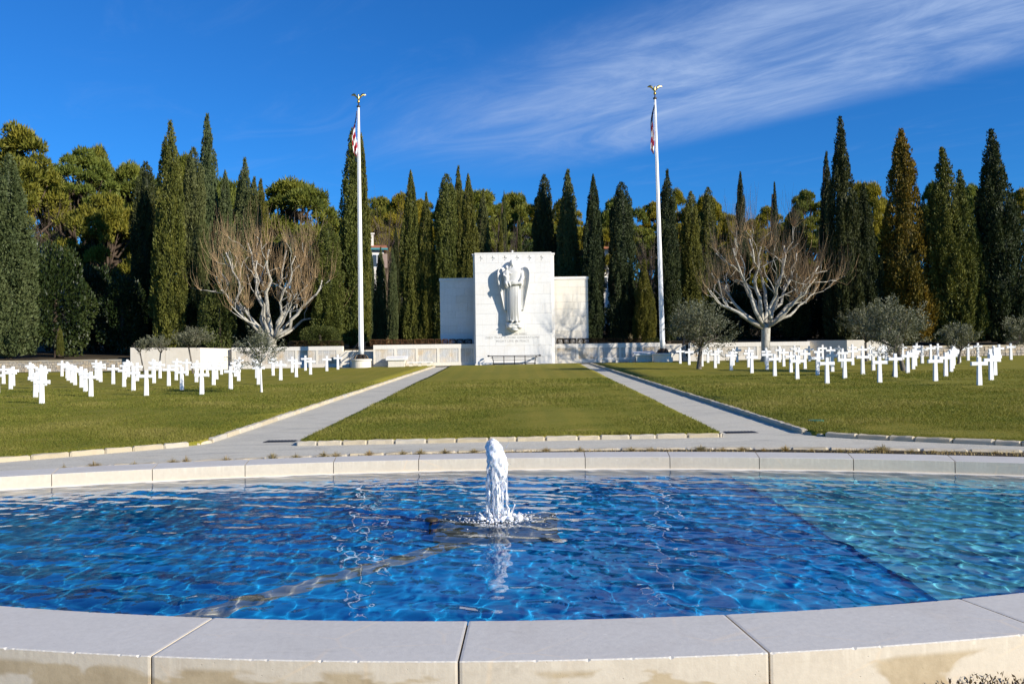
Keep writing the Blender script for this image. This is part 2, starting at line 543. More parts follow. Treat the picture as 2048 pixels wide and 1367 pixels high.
# ------------------------------------------------------------------ ground: one sheet to the horizon
def terrace_z(x):
    return np.where(x < -27.6, 1.78, np.where(x > 29.5, 1.85, 2.22))
def wall_y(x):
    return np.where(x < -30.2, 70.75, np.where(x < -24.4, 69.5, np.where(x < -10.72, 71.4, np.where(x < 11.93, 68.1, np.where(x < 13.72, 70.4, np.where(x < 25.2, 68.2, 66.75))))))
_tw = Wob(5, 0.05, 10, 2)
def terrain(x, y):
    x = np.asarray(x, float); y = np.asarray(y, float)
    low = -0.545 + 0.02086 * np.maximum(y, 18.0) + 0.007 * np.clip(x, -26, 26) - 0.16
    b = terrace_z(x) + np.maximum(y - 74, 0) * 0.05 + np.maximum(y - 95, 0) * 0.06 - np.maximum(y - 260, 0) * 0.11
    xy = np.stack([x, y], -1)
    b = b + _tw(xy) * np.clip((y - 90) / 60, 0, 1) * 1.0
    k = np.clip((y - wall_y(x)) / 0.15, 0, 1)
    s = np.clip((np.abs(x) - 60) / 20, 0, 1)            # beyond the walls the bank is a plain slope
    k = np.where(s > 0, (1 - s) * k + s * np.clip((y - 62) / 12, 0, 1), k)
    return low * (1 - k) + b * k
def build_ground():
    xs = np.unique(np.concatenate([np.arange(-60, 60.1, 1.0), np.linspace(-1500, -60, 25), np.linspace(60, 1500, 25), [-30.25, -30.15, -27.65, -27.55, -24.45, -24.35, -10.77, -10.67, 11.88, 11.98, 13.67, 13.77, 25.15, 25.25, 29.45, 29.55]]))
    ys = np.unique(np.concatenate([np.linspace(-300, -10, 12), np.arange(-10, 66, 2.0), np.arange(66, 72, 0.15), np.arange(72, 130, 2.0), np.linspace(130, 300, 30), np.linspace(300, 2500, 20)]))
    X, Y = np.meshgrid(xs, ys)
    Z = terrain(X, Y)
    # leave the pool's own pit free
    pit = (np.abs(X) < 9.5) & (Y > 2.5) & (Y < 12.6)
    Z = np.where(pit, -0.9, Z)
    V = np.stack([X, Y, Z], -1).reshape(-1, 3)
    n, m = X.shape
    i = np.arange(n * m).reshape(n, m)
    Q = np.stack([i[:-1, :-1], i[:-1, 1:], i[1:, 1:], i[1:, :-1]], -1).reshape(-1, 4)
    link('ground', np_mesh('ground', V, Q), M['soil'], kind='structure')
build_ground()

# ------------------------------------------------------------------ sheets: road, paths, lawns
KO = -0.085          # road level under the lawns
def ring_in(x):      # the stones round the pool side of the ring road
    return 17.25 - 0.0225 * x * x if abs(x) < 12 else 14.01 - 0.54 * (abs(x) - 12) - 0.02 * (abs(x) - 12) ** 2
def ring_out_l(x):   # lawn side, x < -7
    return 19.75 - 0.66 * (-x - 7.05) - 0.012 * (-x - 7.05) ** 2
def ring_out_r(x):
    return 19.15 - 0.82 * (x - 6.55) + 0.012 * (x - 6.55) ** 2
def sheet(name, rows, mat, off, kind='structure', sub=1):
    """rows: list of (y, x0, x1); a strip following the ground."""
    V, Q = [], []
    nx = 14
    for y, x0, x1 in rows:
        for k in range(nx + 1):
            x = x0 + (x1 - x0) * k / nx
            V.append((x, y, G(x, y) + off))
    for i in range(len(rows) - 1):
        for k in range(nx):
            a = i * (nx + 1) + k
            Q.append((a, a + 1, a + nx + 2, a + nx + 1))
    return link(name, np_mesh(name, V, Q), mat, kind=kind)
CL0, CL1, CLY0, CLY1 = -4.74, 4.58, 19.35, 66.6
def pl(y): return -7.05 + (y - 19.75) / 46 * 1.0      # lawn edge beside the path
def pr(y): return 6.55 - (y - 19.15) / 46 * 0.55
def cl0(y): return CL0
def cl1(y): return CL1 + (y - 19) / 48 * 0.45
yy = np.concatenate([np.linspace(4.0, 18, 15), np.linspace(18.5, 67.3, 40)])
def road_edge(y, sgn):
    return sgn * 34.0
sheet('road', [(y, -40.0, 40.0) for y in np.linspace(12.6, 21.5, 14)], M['road'], KO)
sheet('path', [(y, pl(y) - 0.1, CL0 + 0.12) for y in np.linspace(21.5, 67.9, 30)], M['road'], KO)
sheet('path', [(y, cl1(y) - 0.12, pr(y) + 0.1) for y in np.linspace(21.5, 67.7, 30)], M['road'], KO)
sheet('path', [(y, -13.2, 12.2) for y in np.linspace(66.8, 68.4, 4)], M['road'], KO + 0.075)
# the beds between the ring road and the pool
def bed():
    V, Q = [], []
    xs = np.linspace(-15, 15, 41)
    for x in xs:
        yi = ring_in(x) - 0.14
        V += [(x, yi, G(x, 18) - 0.05), (x, 12.4 if abs(x) < 9 else yi - 3.0, G(x, 18) - 0.12)]
    for i in range(len(xs) - 1):
        Q.append((2 * i, 2 * i + 1, 2 * i + 3, 2 * i + 2))
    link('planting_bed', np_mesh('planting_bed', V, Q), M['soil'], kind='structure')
bed()

def lawn_sheet(name, outline_rows):
    """a lawn with a 9 cm earth edge; rows (y, x0, x1)"""
    V, Q = [], []
    nx = 44
    wob = Wob(3, 0.9, 10, 2)
    for y, x0, x1 in outline_rows:
        for k in range(nx + 1):
            x = x0 + (x1 - x0) * k / nx
            V.append((x, y, G(x, y) + 0.012 * float(wob(np.array([x, y])))))
    for i in range(len(outline_rows) - 1):
        for k in range(nx):
            a = i * (nx + 1) + k
            Q.append((a, a + 1, a + nx + 2, a + nx + 1))
    # skirt
    n = len(outline_rows)
    loop = [k for k in range(nx + 1)] + [i * (nx + 1) + nx for i in range(1, n)] + [(n - 1) * (nx + 1) + k for k in range(nx - 1, -1, -1)] + [i * (nx + 1) for i in range(n - 2, 0, -1)]
    base = len(V)
    for i in loop:
        x, y, z = V[i]
        V.append((x, y, z - 0.12))
    L_ = len(loop)
    for i in range(L_):
        j = (i + 1) % L_
        Q.append((loop[i], base + i, base + j, loop[j]))
    return link(name, np_mesh(name, V, Q, True), M['lawn'], kind='structure')
lawn_sheet('lawn', [(y, cl0(y), cl1(y)) for y in np.linspace(CLY0, CLY1, 48)])
ROWS_L = [(y, -58.0, pl(y)) for y in np.linspace(19.75, 68.9, 50)]
def inv(fn, y, a, b):
    lo, hi = a, b
    for _ in range(40):
        m = (lo + hi) / 2
        if (fn(m) < y): hi = m
        else: lo = m
    return (lo + hi) / 2
rl = [(y, -58.0, min(pl(19.75), -inv(lambda m: ring_out_l(-m), y, 7.05, 40))) for y in np.linspace(3.0, 19.7, 20)]
lawn_sheet('lawn', rl + ROWS_L)
rr = [(y, max(pr(19.15), inv(lambda m: ring_out_r(m), y, 6.55, 30)), 58.0) for y in np.linspace(6.0, 19.1, 18)]
lawn_sheet('lawn', rr + [(y, pr(y), 58.0) for y in np.linspace(19.15, 66.2, 48)])

# ------------------------------------------------------------------ kerb stones
def stone_mesh(i, lx=1.0, ly=1.0, lz=1.0, rough=0.06):
    """rough block of unit length, bevelled and uneven"""
    g = random.Random(100 + i)
    mb = MB()
    xs = (-0.5, -0.44, -0.15, 0.18, 0.44, 0.5)
    rings = []
    for k, x in enumerate(xs):
        e = 0.80 if k in (0, len(xs) - 1) else 1.0
        j = lambda s: g.uniform(-s, s)
        rings.append([(x + j(0.01), -0.5 * e + j(rough), -0.5), (x + j(0.01), -0.5 * e + j(rough), 0.36 * e + j(rough)), (x, -0.36 * e + j(rough), 0.5 * e + j(rough)),
                      (x, 0.36 * e + j(rough), 0.5 * e + j(rough)), (x + j(0.01), 0.5 * e + j(rough), 0.36 * e + j(rough)), (x + j(0.01), 0.5 * e + j(rough), -0.5)])
    mb.loft(rings)
    return mb.mesh('kerb_stone')
KS = [stone_mesh(i) for i in range(7)]
for me in KS:
    me.materials.append(M['kerb'])
def kerb(pts, length, wid, hgt, zoff, label=None, gap=0.012, seed=0):
    """stones of roughly one length set along a polyline, children of one kerb"""
    g = random.Random(seed)
    e = bpy.data.objects.new('kerb', None)
    C.objects.link(e)
    e['kind'] = 'structure'
    P = [Vector(p) for p in pts]
    D = [0.0]
    for a, b in zip(P, P[1:]):
        D.append(D[-1] + (b - a).length)
    def pt(s):
        for i in range(len(P) - 1):
            if s <= D[i + 1] or i == len(P) - 2:
                return P[i].lerp(P[i + 1], (s - D[i]) / max(D[i + 1] - D[i], 1e-6))
    s = 0.0
    while s < D[-1] - 0.05:
        l = min(length * g.uniform(0.72, 1.3), D[-1] - s)
        a, b = pt(s), pt(s + l)
        c = (a + b) / 2
        o = bpy.data.objects.new('kerb_stone', KS[g.randrange(len(KS))])
        C.objects.link(o)
        o.parent = e
        o.location = (c.x, c.y, G(c.x, c.y) + zoff + g.uniform(-0.006, 0.006) - hgt / 2)
        o.scale = ((b - a).length - gap, wid * g.uniform(0.9, 1.1), hgt)
        o.rotation_euler = (g.uniform(-.02, .02), math.atan2(-(G(b.x, b.y) - G(a.x, a.y)), (b - a).length), math.atan2(b.y - a.y, b.x - a.x) + g.uniform(-.012, .012))
        s += l
    return e
kerb([(CL0 - 0.02, CLY0 - 0.08), (CL1 + 0.02, CLY0 - 0.08)], 0.56, 0.17, 0.16, 0.0, seed=1)
kerb([(pl(19.9) + 0.06, 20.2)] + [(pl(y) + 0.07, y) for y in np.linspace(21, 67, 12)], 0.75, 0.15, 0.17, 0.02, seed=2)
kerb([(pr(19.6) - 0.06, 19.5)] + [(pr(y) - 0.07, y) for y in np.linspace(20.5, 66, 12)], 0.75, 0.15, 0.17, 0.02, seed=3)
kerb([(x, ring_out_l(x) - 0.07) for x in np.linspace(-7.25, -15.5, 22)], 0.62, 0.17, 0.16, 0.01, seed=4)
kerb([(x, ring_out_r(x) - 0.07) for x in np.linspace(6.75, 13.5, 20)], 0.62, 0.17, 0.16, 0.01, seed=5)
kerb([(-7.16, 19.72), (-6.96, 20.22)], 0.56, 0.16, 0.16, -0.03, seed=8)
kerb([(6.52, 19.5), (6.74, 18.98)], 0.56, 0.16, 0.16, -0.03, seed=9)
kerb([(x, ring_in(x) - 0.05) for x in np.linspace(-12, 12, 49)], 0.72, 0.22, 0.20, -0.02, seed=6)
# edge of the central lawn beside the paths
for nm, f_, s_ in (('l', cl0, -1), ('r', cl1, 1)):
    pass

# ------------------------------------------------------------------ pool
TOPZ, WZ, FLZ = 0.40, 0.25, -0.20
RN, YN = 10.04, 14.32          # near arc of the oval
RF, YF = 15.30, -4.42          # far arc
XE = 6.9
def near_y(x): return YN - math.sqrt(RN * RN - x * x)
def far_y(x): return YF + math.sqrt(RF * RF - x * x)
def outline(n=40):
    P = [(x, near_y(x)) for x in np.linspace(-XE, XE, n)]
    a, b = Vector((XE, near_y(XE))), Vector((XE, far_y(XE)))
    ta = Vector((1, XE / math.sqrt(RN ** 2 - XE ** 2))).normalized() * 1.0
    tb = Vector((1, -XE / math.sqrt(RF ** 2 - XE ** 2))).normalized() * 1.0
    cap = []
    for k in range(1, 12):
        t = k / 12
        p = a * (1 - t) ** 3 + (a + ta) * 3 * t * (1 - t) ** 2 + (b + tb) * 3 * t * t * (1 - t) + b * t ** 3
        cap.append((p.x, p.y))
    P += cap
    P += [(x, far_y(x)) for x in np.linspace(XE, -XE, n)]
    P += [(-x, y) for x, y in reversed(cap)]
    return P
OUT = np.array(outline())
def offset(P, d):
    t = np.roll(P, -1, 0) - np.roll(P, 1, 0)
    t /= np.linalg.norm(t, axis=1)[:, None]
    return P + np.stack([t[:, 1], -t[:, 0]], 1) * d
def ring_mesh(name, d0, d1, z0, z1):
    a, b = offset(OUT, d0), offset(OUT, d1)
    n = len(a)
    V = [(x, y, z) for z in (z0, z1) for A in (a, b) for x, y in A]
    Q = []
    for i in range(n):
        j = (i + 1) % n
        Q += [(2 * n + i, 3 * n + i, 3 * n + j, 2 * n + j), (i, 2 * n + i, 2 * n + j, j), (n + i, n + j, 3 * n + j, 3 * n + i), (i, j, n + j, n + i)]
    return np_mesh(name, V, Q)
pool = thing('fountain_pool', 'oval fountain pool with pale stone coping and blue painted floor beside the ring road', 'pool', (0, 7.6, 0))
PO = Vector((0, -7.6, 0))
link('pool_wall', ring_mesh('pool_wall', 0.012, 0.545, -0.7, TOPZ - 0.02), M['joint'], pool, PO)
link('pool_lining', ring_mesh('pool_lining', -0.012, 0.006, -0.7, WZ + 0.012), M['kerb'] if False else M['white_wall'], pool, PO)
def slab(x0, x1, fn, cy, sgn, width):
    """one coping block between two radial joints of an arc; sgn -1 near, +1 far"""
    n = 120 if sgn < 0 else 9
    bev0 = 0.0035
    g_ = random.Random(int((x0 + 20) * 1000))
    rings = []
    r_in = RN if sgn < 0 else RF
    c = Vector((0, cy))
    for k in range(n):
        x = x0 + (x1 - x0) * k / (n - 1)
        a = math.asin(x / r_in)
        d = Vector((math.sin(a), sgn * math.cos(a)))
        def q(rr, z): return (d.x * rr, cy + d.y * rr, z)
        ri, ro = r_in, r_in + width
        bev = bev0 * (1 + (g_.uniform(0, .6) if sgn < 0 else 0) + (g_.uniform(.5, 2.2) if sgn < 0 and g_.random() < .05 else 0))
        e = 0.0022 if k in (0, n - 1) else 0.0
        rings.append([q(ri, -0.68), q(ri + e, TOPZ - bev - e), q(ri + bev + e, TOPZ - e * 0.7), q(ro - bev - e, TOPZ - e * 0.7), q(ro - e, TOPZ - bev - e), q(ro, -0.68)])
    mb = MB()
    mb.loft(rings if sgn < 0 else rings[::-1])
    return mb.mesh('coping_slab')
g = 0.0045
jn = [-6.55, -5.28, -4.02, -2.77, -1.512, -0.232, 1.03, 2.30, 3.56, 4.82, 6.08, 6.9]
for a, b in zip(jn, jn[1:]):
    link('coping_slab', slab(a + g, b - g, near_y, YN, -1, 0.56), M['coping'], pool, PO)
jf_px = [106, 307.6, 492, 668, 837.6, 1003, 1170, 1339, 1517, 1704.6, 1908]
jf = []
for px in jf_px:
    py = 915 + 24 * ((px - 1024) / 1024) ** 2 - 0.0135 * (px - 1024)
    r = pix_ray(px, py)
    k = (TOPZ - EYE) / r.z
    jf.append(r.x * k)
jf = [-6.9, jf[0] - 1.03] + jf + [jf[-1] + 1.03, 6.9]
for a, b in zip(jf, jf[1:]):
    if b - a > 0.1:
        link('coping_slab', slab(a + g, b - g, far_y, YF, 1, 0.60), M['coping'], pool, PO)
# end caps of the oval, one block each
for s in (-1, 1):
    seg = [i for i, (x, y) in enumerate(OUT) if s * x > XE - 0.001]
    seg = sorted(seg, key=lambda i: OUT[i][1])
    A, B = OUT, offset(OUT, 0.58)
    mb = MB()
    rings = []
    for i in seg:
        a, b = A[i], B[i]
        rings.append([(a[0], a[1], -0.68), (a[0], a[1], TOPZ - .007), (a[0] + (b[0] - a[0]) * .012, a[1] + (b[1] - a[1]) * .012, TOPZ), (a[0] + (b[0] - a[0]) * .988, a[1] + (b[1] - a[1]) * .988, TOPZ), (b[0], b[1], TOPZ - .007), (b[0], b[1], -0.68)])
    mb.loft(rings if s < 0 else rings[::-1])
    link('coping_slab', mb.mesh('coping_slab'), M['coping'], pool, PO)
def flat_poly(name, P, z):
    V = [(x, y, z) for x, y in P]
    me = bpy.data.meshes.new(name)
    me.from_pydata(V, [], [tuple(range(len(V)))])
    return me
fl = link('pool_floor', flat_poly('pool_floor', offset(OUT, 0.02), FLZ), M['pool_blue'], pool, PO)
# the pale shallow shelf along one end, and the grey slab and pipe trench of the jet
SHX = 2.62
shp = [(x, near_y(x) + .004) for x in np.linspace(SHX, XE, 14)] + [(x, y) for x, y in OUT if x > XE] + [(x, far_y(x) - .004) for x in np.linspace(XE, SHX, 14)]
mb = MB()
n = len(shp)
mb.add([(x, y, FLZ + 0.004) for x, y in shp] + [(x, y, FLZ + 0.05) for x, y in shp], [tuple(range(n, 2 * n))] + [(i, (i + 1) % n, n + (i + 1) % n, n + i) for i in range(n)])
sh = mb.build('floor_shelf', M['pool_pale'], pool, PO)
JX, JY = -0.14, 7.72
mb = MB()
mb.box(JX - 0.52, JX + 0.52, JY - 0.5, JY + 0.5, FLZ + 0.004, FLZ + 0.16)
js = mb.build('jet_plinth', M['pool_grey'], pool, PO)
mb = MB()
d = Vector((-1.13, -1.81)).normalized()
nrm = Vector((-d.y, d.x))
a, b = Vector((JX - .3, JY - .5)), Vector((-2.62, 4.55))
V = []
for z in (FLZ + 0.003, FLZ + 0.022):
    for p_, s_ in ((a, -1), (a, 1), (b, 1), (b, -1)):
        V.append((p_.x + nrm.x * .10 * s_, p_.y + nrm.y * .10 * s_, z))
mb.add(V, [(4, 5, 6, 7), (0, 1, 5, 4), (1, 2, 6, 5), (2, 3, 7, 6), (3, 0, 4, 7)])
fb = mb.build('floor_band', M['pool_band'], pool, PO)
for o in (fl, sh, js, fb):
    o.cycles.is_caustics_receiver = True

# ------------------------------------------------------------------ water
def water_surface():
    st = 0.016
    xs = np.arange(-7.8, 7.8, st)
    ys = np.arange(4.2, 11.0, st)
    X, Y = np.meshgrid(xs, ys)
    gq = np.random.default_rng(21)
    Z = np.zeros_like(X)
    main = R(205)
    for k in range(66):
        lam = 0.085 * (6.6 ** gq.uniform(0, 1))
        th = main + gq.normal() * 0.95
        kx, ky = math.cos(th) * 6.283 / lam, math.sin(th) * 6.283 / lam
        amp = np.interp(lam, [.085, .16, .3, .6], [.00045, .00098, .0016, .0024]) * lam * gq.uniform(0.5, 1.35)
        ph = gq.uniform(0, 6.28)
        w = kx * X + ky * Y + ph + 0.9 * np.sin(X * gq.uniform(.5, 1.6) + Y * gq.uniform(.5, 1.6) + gq.uniform(0, 6))
        s = np.sin(w)
        Z += amp * (s + 0.25 * np.cos(2 * w))
    Z *= 1.0 + .28 * np.sin(X * 1.1 + Y * .7 + 1) * np.sin(Y * 1.3 - X * .5) - .12 * np.sin(X * 2.3 - Y * 1.9)
    r = np.hypot(X - JX, Y - JY)
    Z *= 1.0 + 0.30 * np.exp(-r / 1.6)
    Z += 0.0022 * np.sin(r * 30) * np.exp(-r * 1.5) + 0.0012 * np.sin(r * 15 + 1) * np.exp(-r * 0.5)
    inside = None
    P = offset(OUT, 0.03)
    # point in polygon
    ins = np.zeros(X.shape, bool)
    n = len(P)
    for i in range(n):
        x0, y0 = P[i]; x1, y1 = P[(i + 1) % n]
        c = ((y0 > Y) != (y1 > Y)) & (X < (x1 - x0) * (Y - y0) / (y1 - y0 + 1e-12) + x0)
        ins ^= c
    N, Mx = X.shape
    idx = -np.ones(N * Mx, int)
    keep = ins.ravel()
    idx[keep] = np.arange(keep.sum())
    V = np.stack([X, Y, Z + WZ], -1).reshape(-1, 3)[keep]
    I = idx.reshape(N, Mx)
    Q = np.stack([I[:-1, :-1], I[:-1, 1:], I[1:, 1:], I[1:, :-1]], -1).reshape(-1, 4)
    Q = Q[(Q >= 0).all(1)]
    o = link('water', np_mesh('water', V, Q, True), None, kind='structure')
    m = bpy.data.materials.new('pool_water')
    m.use_nodes = True
    nn, ll = m.node_tree.nodes, m.node_tree.links
    nn.clear()
    gl = nn.new('ShaderNodeBsdfGlass')
    gl.inputs['IOR'].default_value = 1.33
    gl.inputs['Roughness'].default_value = 0.0
    gl.inputs['Color'].default_value = (1, 1, 1, 1)
    ou = nn.new('ShaderNodeOutputMaterial')
    ll.new(gl.outputs[0], ou.inputs[0])
    o.data.materials.append(m)
    o.cycles.is_caustics_caster = True
    return o
water_surface()
# ------------------------------------------------------------------ memorial block and wings
MY = 67.0
def courses(x0, x1, z0, z1, nrow, wid, seed):
    """ashlar layout: (xa, xb, za, zb) with broken joints"""
    g = random.Random(seed)
    hs = [(z1 - z0) / nrow * g.uniform(0.9, 1.1) for _ in range(nrow)]
    k = (z1 - z0) / sum(hs)
    z = z0
    for r, h in enumerate(hs):
        h *= k
        n = max(2, round((x1 - x0) / wid))
        cuts = [x0] + sorted(x0 + (x1 - x0) * (i + (0.5 if r % 2 else 0.0) * (0 if i == 0 else 1) + g.uniform(-.14, .14)) / n for i in range(1, n)) + [x1]
        cuts = [c for c in cuts if x0 <= c <= x1]
        cuts = [cuts[0]] + [c for c in cuts[1:-1] if c - x0 > 0.35 and x1 - c > 0.35] + [cuts[-1]]
        for a, b in zip(cuts, cuts[1:]):
            yield a, b, z, z + h
        z += h
def ashlar(parent, org, x0, x1, z0, z1, yf, nrow, wid, mat, seed, gap=0.006, name='stone_slab', thick=0.12):
    g = random.Random(seed + 5)
    for a, b, za, zb in courses(x0, x1, z0, z1, nrow, wid, seed):
        d = g.uniform(-0.003, 0.003)
        mb = MB()
        ga, gb = (0 if a == x0 else gap / 2), (0 if b == x1 else gap / 2)
        bv = 0.008
        xa, xb, zc, zd = a + ga, b - gb, za + gap / 2, zb - gap / 2
        y0, y1 = yf + d, yf + thick
        V = [(xa, y1, zc), (xb, y1, zc), (xb, y1, zd), (xa, y1, zd), (xa, y0 + bv, zc), (xb, y0 + bv, zc), (xb, y0 + bv, zd), (xa, y0 + bv, zd),
             (xa + bv, y0, zc + bv), (xb - bv, y0, zc + bv), (xb - bv, y0, zd - bv), (xa + bv, y0, zd - bv)]
        mb.add(V, [(0, 1, 5, 4), (1, 2, 6, 5), (2, 3, 7, 6), (3, 0, 4, 7), (4, 5, 9, 8), (5, 6, 10, 9), (6, 7, 11, 10), (7, 4, 8, 11), (8, 9, 10, 11)])
        mb.build(name, mat, parent, org)
BX0, BX1, BZ0, BZ1 = -2.77, 3.09, 0.70, 9.42
mem = thing('memorial_wall', 'tall white stone memorial with lower side wings standing at the end of the central lawn', 'memorial', (0.16, MY, 0.70))
MO = Vector((-0.16, -MY, -0.70))
mb = MB()
mb.box(BX0 + .012, BX1 - .012, MY + .06, MY + 1.6, BZ0, BZ1 - .05)
mb.build('block_core', M['marble'], mem, MO)
FRZ = 8.62
ashlar(mem, MO, BX0, BX1, BZ0, FRZ, MY, 10, 1.55, M['marble'], 3)
# the frieze course, with six sunk crosses cut through the facing
cxs = [BX0 + (BX1 - BX0) * t for t in (0.075, 0.233, 0.392, 0.552, 0.712, 0.868)]
def sunk_slab(xa, xb, cx, cz):
    """facing slab with a four-armed cross-shaped hole, star-like arms"""
    a_, w_ = 0.185, 0.035
    b_ = 0.15
    hole = [(cx - w_, cz - a_), (cx + w_, cz - a_), (cx + w_, cz - w_), (cx + b_, cz - w_), (cx + b_, cz + w_), (cx + w_, cz + w_), (cx + w_, cz + a_), (cx - w_, cz + a_), (cx - w_, cz + w_), (cx - b_, cz + w_), (cx - b_, cz - w_), (cx - w_, cz - w_)]
    z0, z1 = FRZ + .003, BZ1 - .11
    # rectangle boundary points matched to the hole's twelve corners
    rect = [(hole[0][0], z0), (hole[1][0], z0), (xb, z0), (xb, hole[3][1]), (xb, hole[4][1]), (xb, z1), (hole[6][0], z1), (hole[7][0], z1), (xa, z1), (xa, hole[9][1]), (xa, hole[10][1]), (xa, z0)]
    mb = MB()
    n = 12
    V = [(x, MY, z) for x, z in hole] + [(x, MY, z) for x, z in rect] + [(x, MY + .07, z) for x, z in hole]
    fs = []
    for i in range(n):
        j = (i + 1) % n
        fs.append((n + i, n + j, j, i))
        fs.append((i, j, 2 * n + j, 2 * n + i))
    fs.append(tuple(2 * n + i for i in range(n)))
    mb.add(V, fs)
    return mb
edges = [BX0] + [(a + b) / 2 for a, b in zip(cxs, cxs[1:])] + [BX1]
for i, cx in enumerate(cxs):
    sunk_slab(edges[i] + (0 if i == 0 else .003), edges[i + 1] - (0 if i == 5 else .003), cx, (FRZ + BZ1 - .11) / 2 + .02).build('carved_cross_slab', M['marble'], mem, MO)
mb = MB()
mb.box(BX0 - .02, BX1 + .02, MY - .025, MY + 1.62, BZ1 - .107, BZ1)
mb.build('cap_course', M['marble'], mem, MO)
# slightly wider and lower slab behind
mb = MB()
mb.box(-2.93, BX0 - .003 + .02, MY + .42, MY + 1.75, BZ0, BZ1 - .17)
mb.box(BX1 - .017, 3.32, MY + .42, MY + 1.75, BZ0, BZ1 - .17)
mb.box(-2.99, BX0 - .004, MY + .37, MY + 1.8, BZ1 - .167, BZ1 - .03)
mb.box(BX1 + .024, 3.38, MY + .37, MY + 1.8, BZ1 - .167, BZ1 - .03)
mb.build('rear_slab', M['marble'], mem, MO)
mb = MB()
mb.box(.10, .17, MY + .3, MY + .37, BZ1 - .002, BZ1 + .20)
mb.box(.02, .25, MY + .31, MY + .36, BZ1 + .10, BZ1 + .14)
mb.build('roof_cross', M['marble'], mem, MO)
mb = MB()
mb.box(BX0 - .06, BX1 + .06, MY - .05, MY + .05, BZ0 - .1, BZ0 + .22)
mb.build('plinth', M['marble'], mem, MO)
WY = MY + 2.3
for x0, x1, sd in ((-5.66, -2.9, 21), (3.3, 6.07, 22)):
    mb = MB()
    mb.box(x0 + .012, x1 - .012, WY + .06, WY + .8, 1.8, 7.53)
    mb.build('wing_core', M['marble'], mem, MO)
    ashlar(mem, MO, x0, x1, 2.2, 7.50, WY, 9, 1.25, M['marble_warm'] if sd == 22 else M['marble'], sd)
    mb = MB()
    mb.box(x0 - .05, x1 + (.05 if sd == 22 else 0.0), WY - .05, WY + .85, 7.501, 7.70)
    mb.build('wing_cap', M['marble'], mem, MO)
# inscription
def text_mesh(body, size, extrude):
    cu = bpy.data.curves.new('inscription', 'FONT')
    cu.body = body
    cu.size = size
    cu.extrude = extrude
    cu.align_x = 'CENTER'
    cu.space_character = 1.12
    cu.resolution_u = 3
    ob = bpy.data.objects.new('inscription', cu)
    C.objects.link(ob)
    dg = bpy.context.evaluated_depsgraph_get()
    me = bpy.data.meshes.new_from_object(ob.evaluated_get(dg))
    bpy.data.objects.remove(ob)
    bpy.data.curves.remove(cu)
    return me
for body, zc in (('WE WHO LIE HERE', 3.10), ('DIED THAT FUTURE GENERATIONS', 2.83), ('MIGHT LIVE IN PEACE', 2.56)):
    me = text_mesh(body, 0.235, 0.004)
    me.materials.clear()
    o = link('inscription', me, M['letters'], mem, Vector((0.05, MY - .0075, zc)) + MO)
    o.rotation_euler = (R(90), 0, 0)

# ------------------------------------------------------------------ angel relief
def ellipse(cx, cy, cz, rx, ry, n=28, flute=0.0, k=11, ph=0.0, front=0.0):
    out_ = []
    for i in range(n):
        a = 2 * math.pi * i / n
        f = 1 + flute * math.cos(k * a + ph)
        out_.append((cx + rx * f * math.cos(a), cy + ry * f * math.sin(a) - front * max(0, -math.sin(a)), cz))
    return out_
AX, AY = 0.19, MY - 0.30
ang = thing('angel_sculpture', 'carved stone angel with tall wings holding a child on the memorial face', 'sculpture', (AX, AY, 3.6))
AO = Vector((-AX, -AY, -3.6))
def remeshed(mb, name, vox, mat, parent, loc, smooth_it=0):
    me = mb.mesh(name)
    ob = bpy.data.objects.new(name, me)
    C.objects.link(ob)
    md = ob.modifiers.new('r', 'REMESH')
    md.mode = 'VOXEL'
    md.voxel_size = vox
    md.use_smooth_shade = True
    if smooth_it:
        s = ob.modifiers.new('s', 'SMOOTH')
        s.iterations = smooth_it
        s.factor = 0.5
    dg = bpy.context.evaluated_depsgraph_get()
    me2 = bpy.data.meshes.new_from_object(ob.evaluated_get(dg))
    bpy.data.objects.remove(ob)
    me2.name = name
    me2.polygons.foreach_set('use_smooth', np.ones(len(me2.polygons), dtype=bool))
    return link(name, me2, mat, parent, loc)
mb = MB()
prof = [(4.12, .56, .36, .0), (4.2, .58, .38, .045), (5.0, .54, .35, .05), (5.9, .52, .33, .05), (6.6, .54, .34, .045), (6.95, .50, .32, .03), (7.25, .52, .33, .0), (7.6, .60, .35, 0), (7.95, .66, .34, 0), (8.12, .52, .28, 0), (8.2, .22, .2, 0), (8.3, .15, .16, 0), (8.36, .15, .16, 0)]
mb.loft([ellipse(AX, AY, z, rx, ry, 56, fl, 15) for z, rx, ry, fl in prof])
# head with hair, brow, nose and chin
HXc, HZc = AX - .10, 8.56
mb.ball((HXc, AY - .05, HZc), (.165, .20, .235), 18, 14)
mb.ball((HXc, AY + .05, HZc + .06), (.20, .21, .22), 16, 12)
mb.ball((HXc - .02, AY - .21, HZc - .02), (.045, .07, .06), 8, 6)
mb.ball((HXc, AY - .17, HZc - .14), (.075, .07, .05), 8, 6)
# arms: one across the waist under the child's seat, one along the side
mb.tube([(AX - .58, AY, 7.95), (AX - .66, AY - .16, 7.45), (AX - .52, AY - .38, 7.08), (AX - .05, AY - .48, 7.1), (AX + .2, AY - .44, 7.14)], [.17, .16, .14, .11, .09], 12)
mb.tube([(AX + .58, AY, 7.95), (AX + .66, AY - .14, 7.45), (AX + .50, AY - .36, 7.02), (AX + .1, AY - .46, 6.96), (AX - .2, AY - .44, 6.98)], [.17, .17, .15, .11, .09], 12)
# sleeves hanging from the forearms
mb.tube([(AX - .60, AY - .12, 7.35), (AX - .62, AY - .18, 6.95), (AX - .56, AY - .2, 6.65)], [.16, .15, .04], 10)
mb.tube([(AX + .60, AY - .12, 7.3), (AX + .58, AY - .2, 6.9), (AX + .50, AY - .22, 6.6)], [.16, .15, .04], 10)
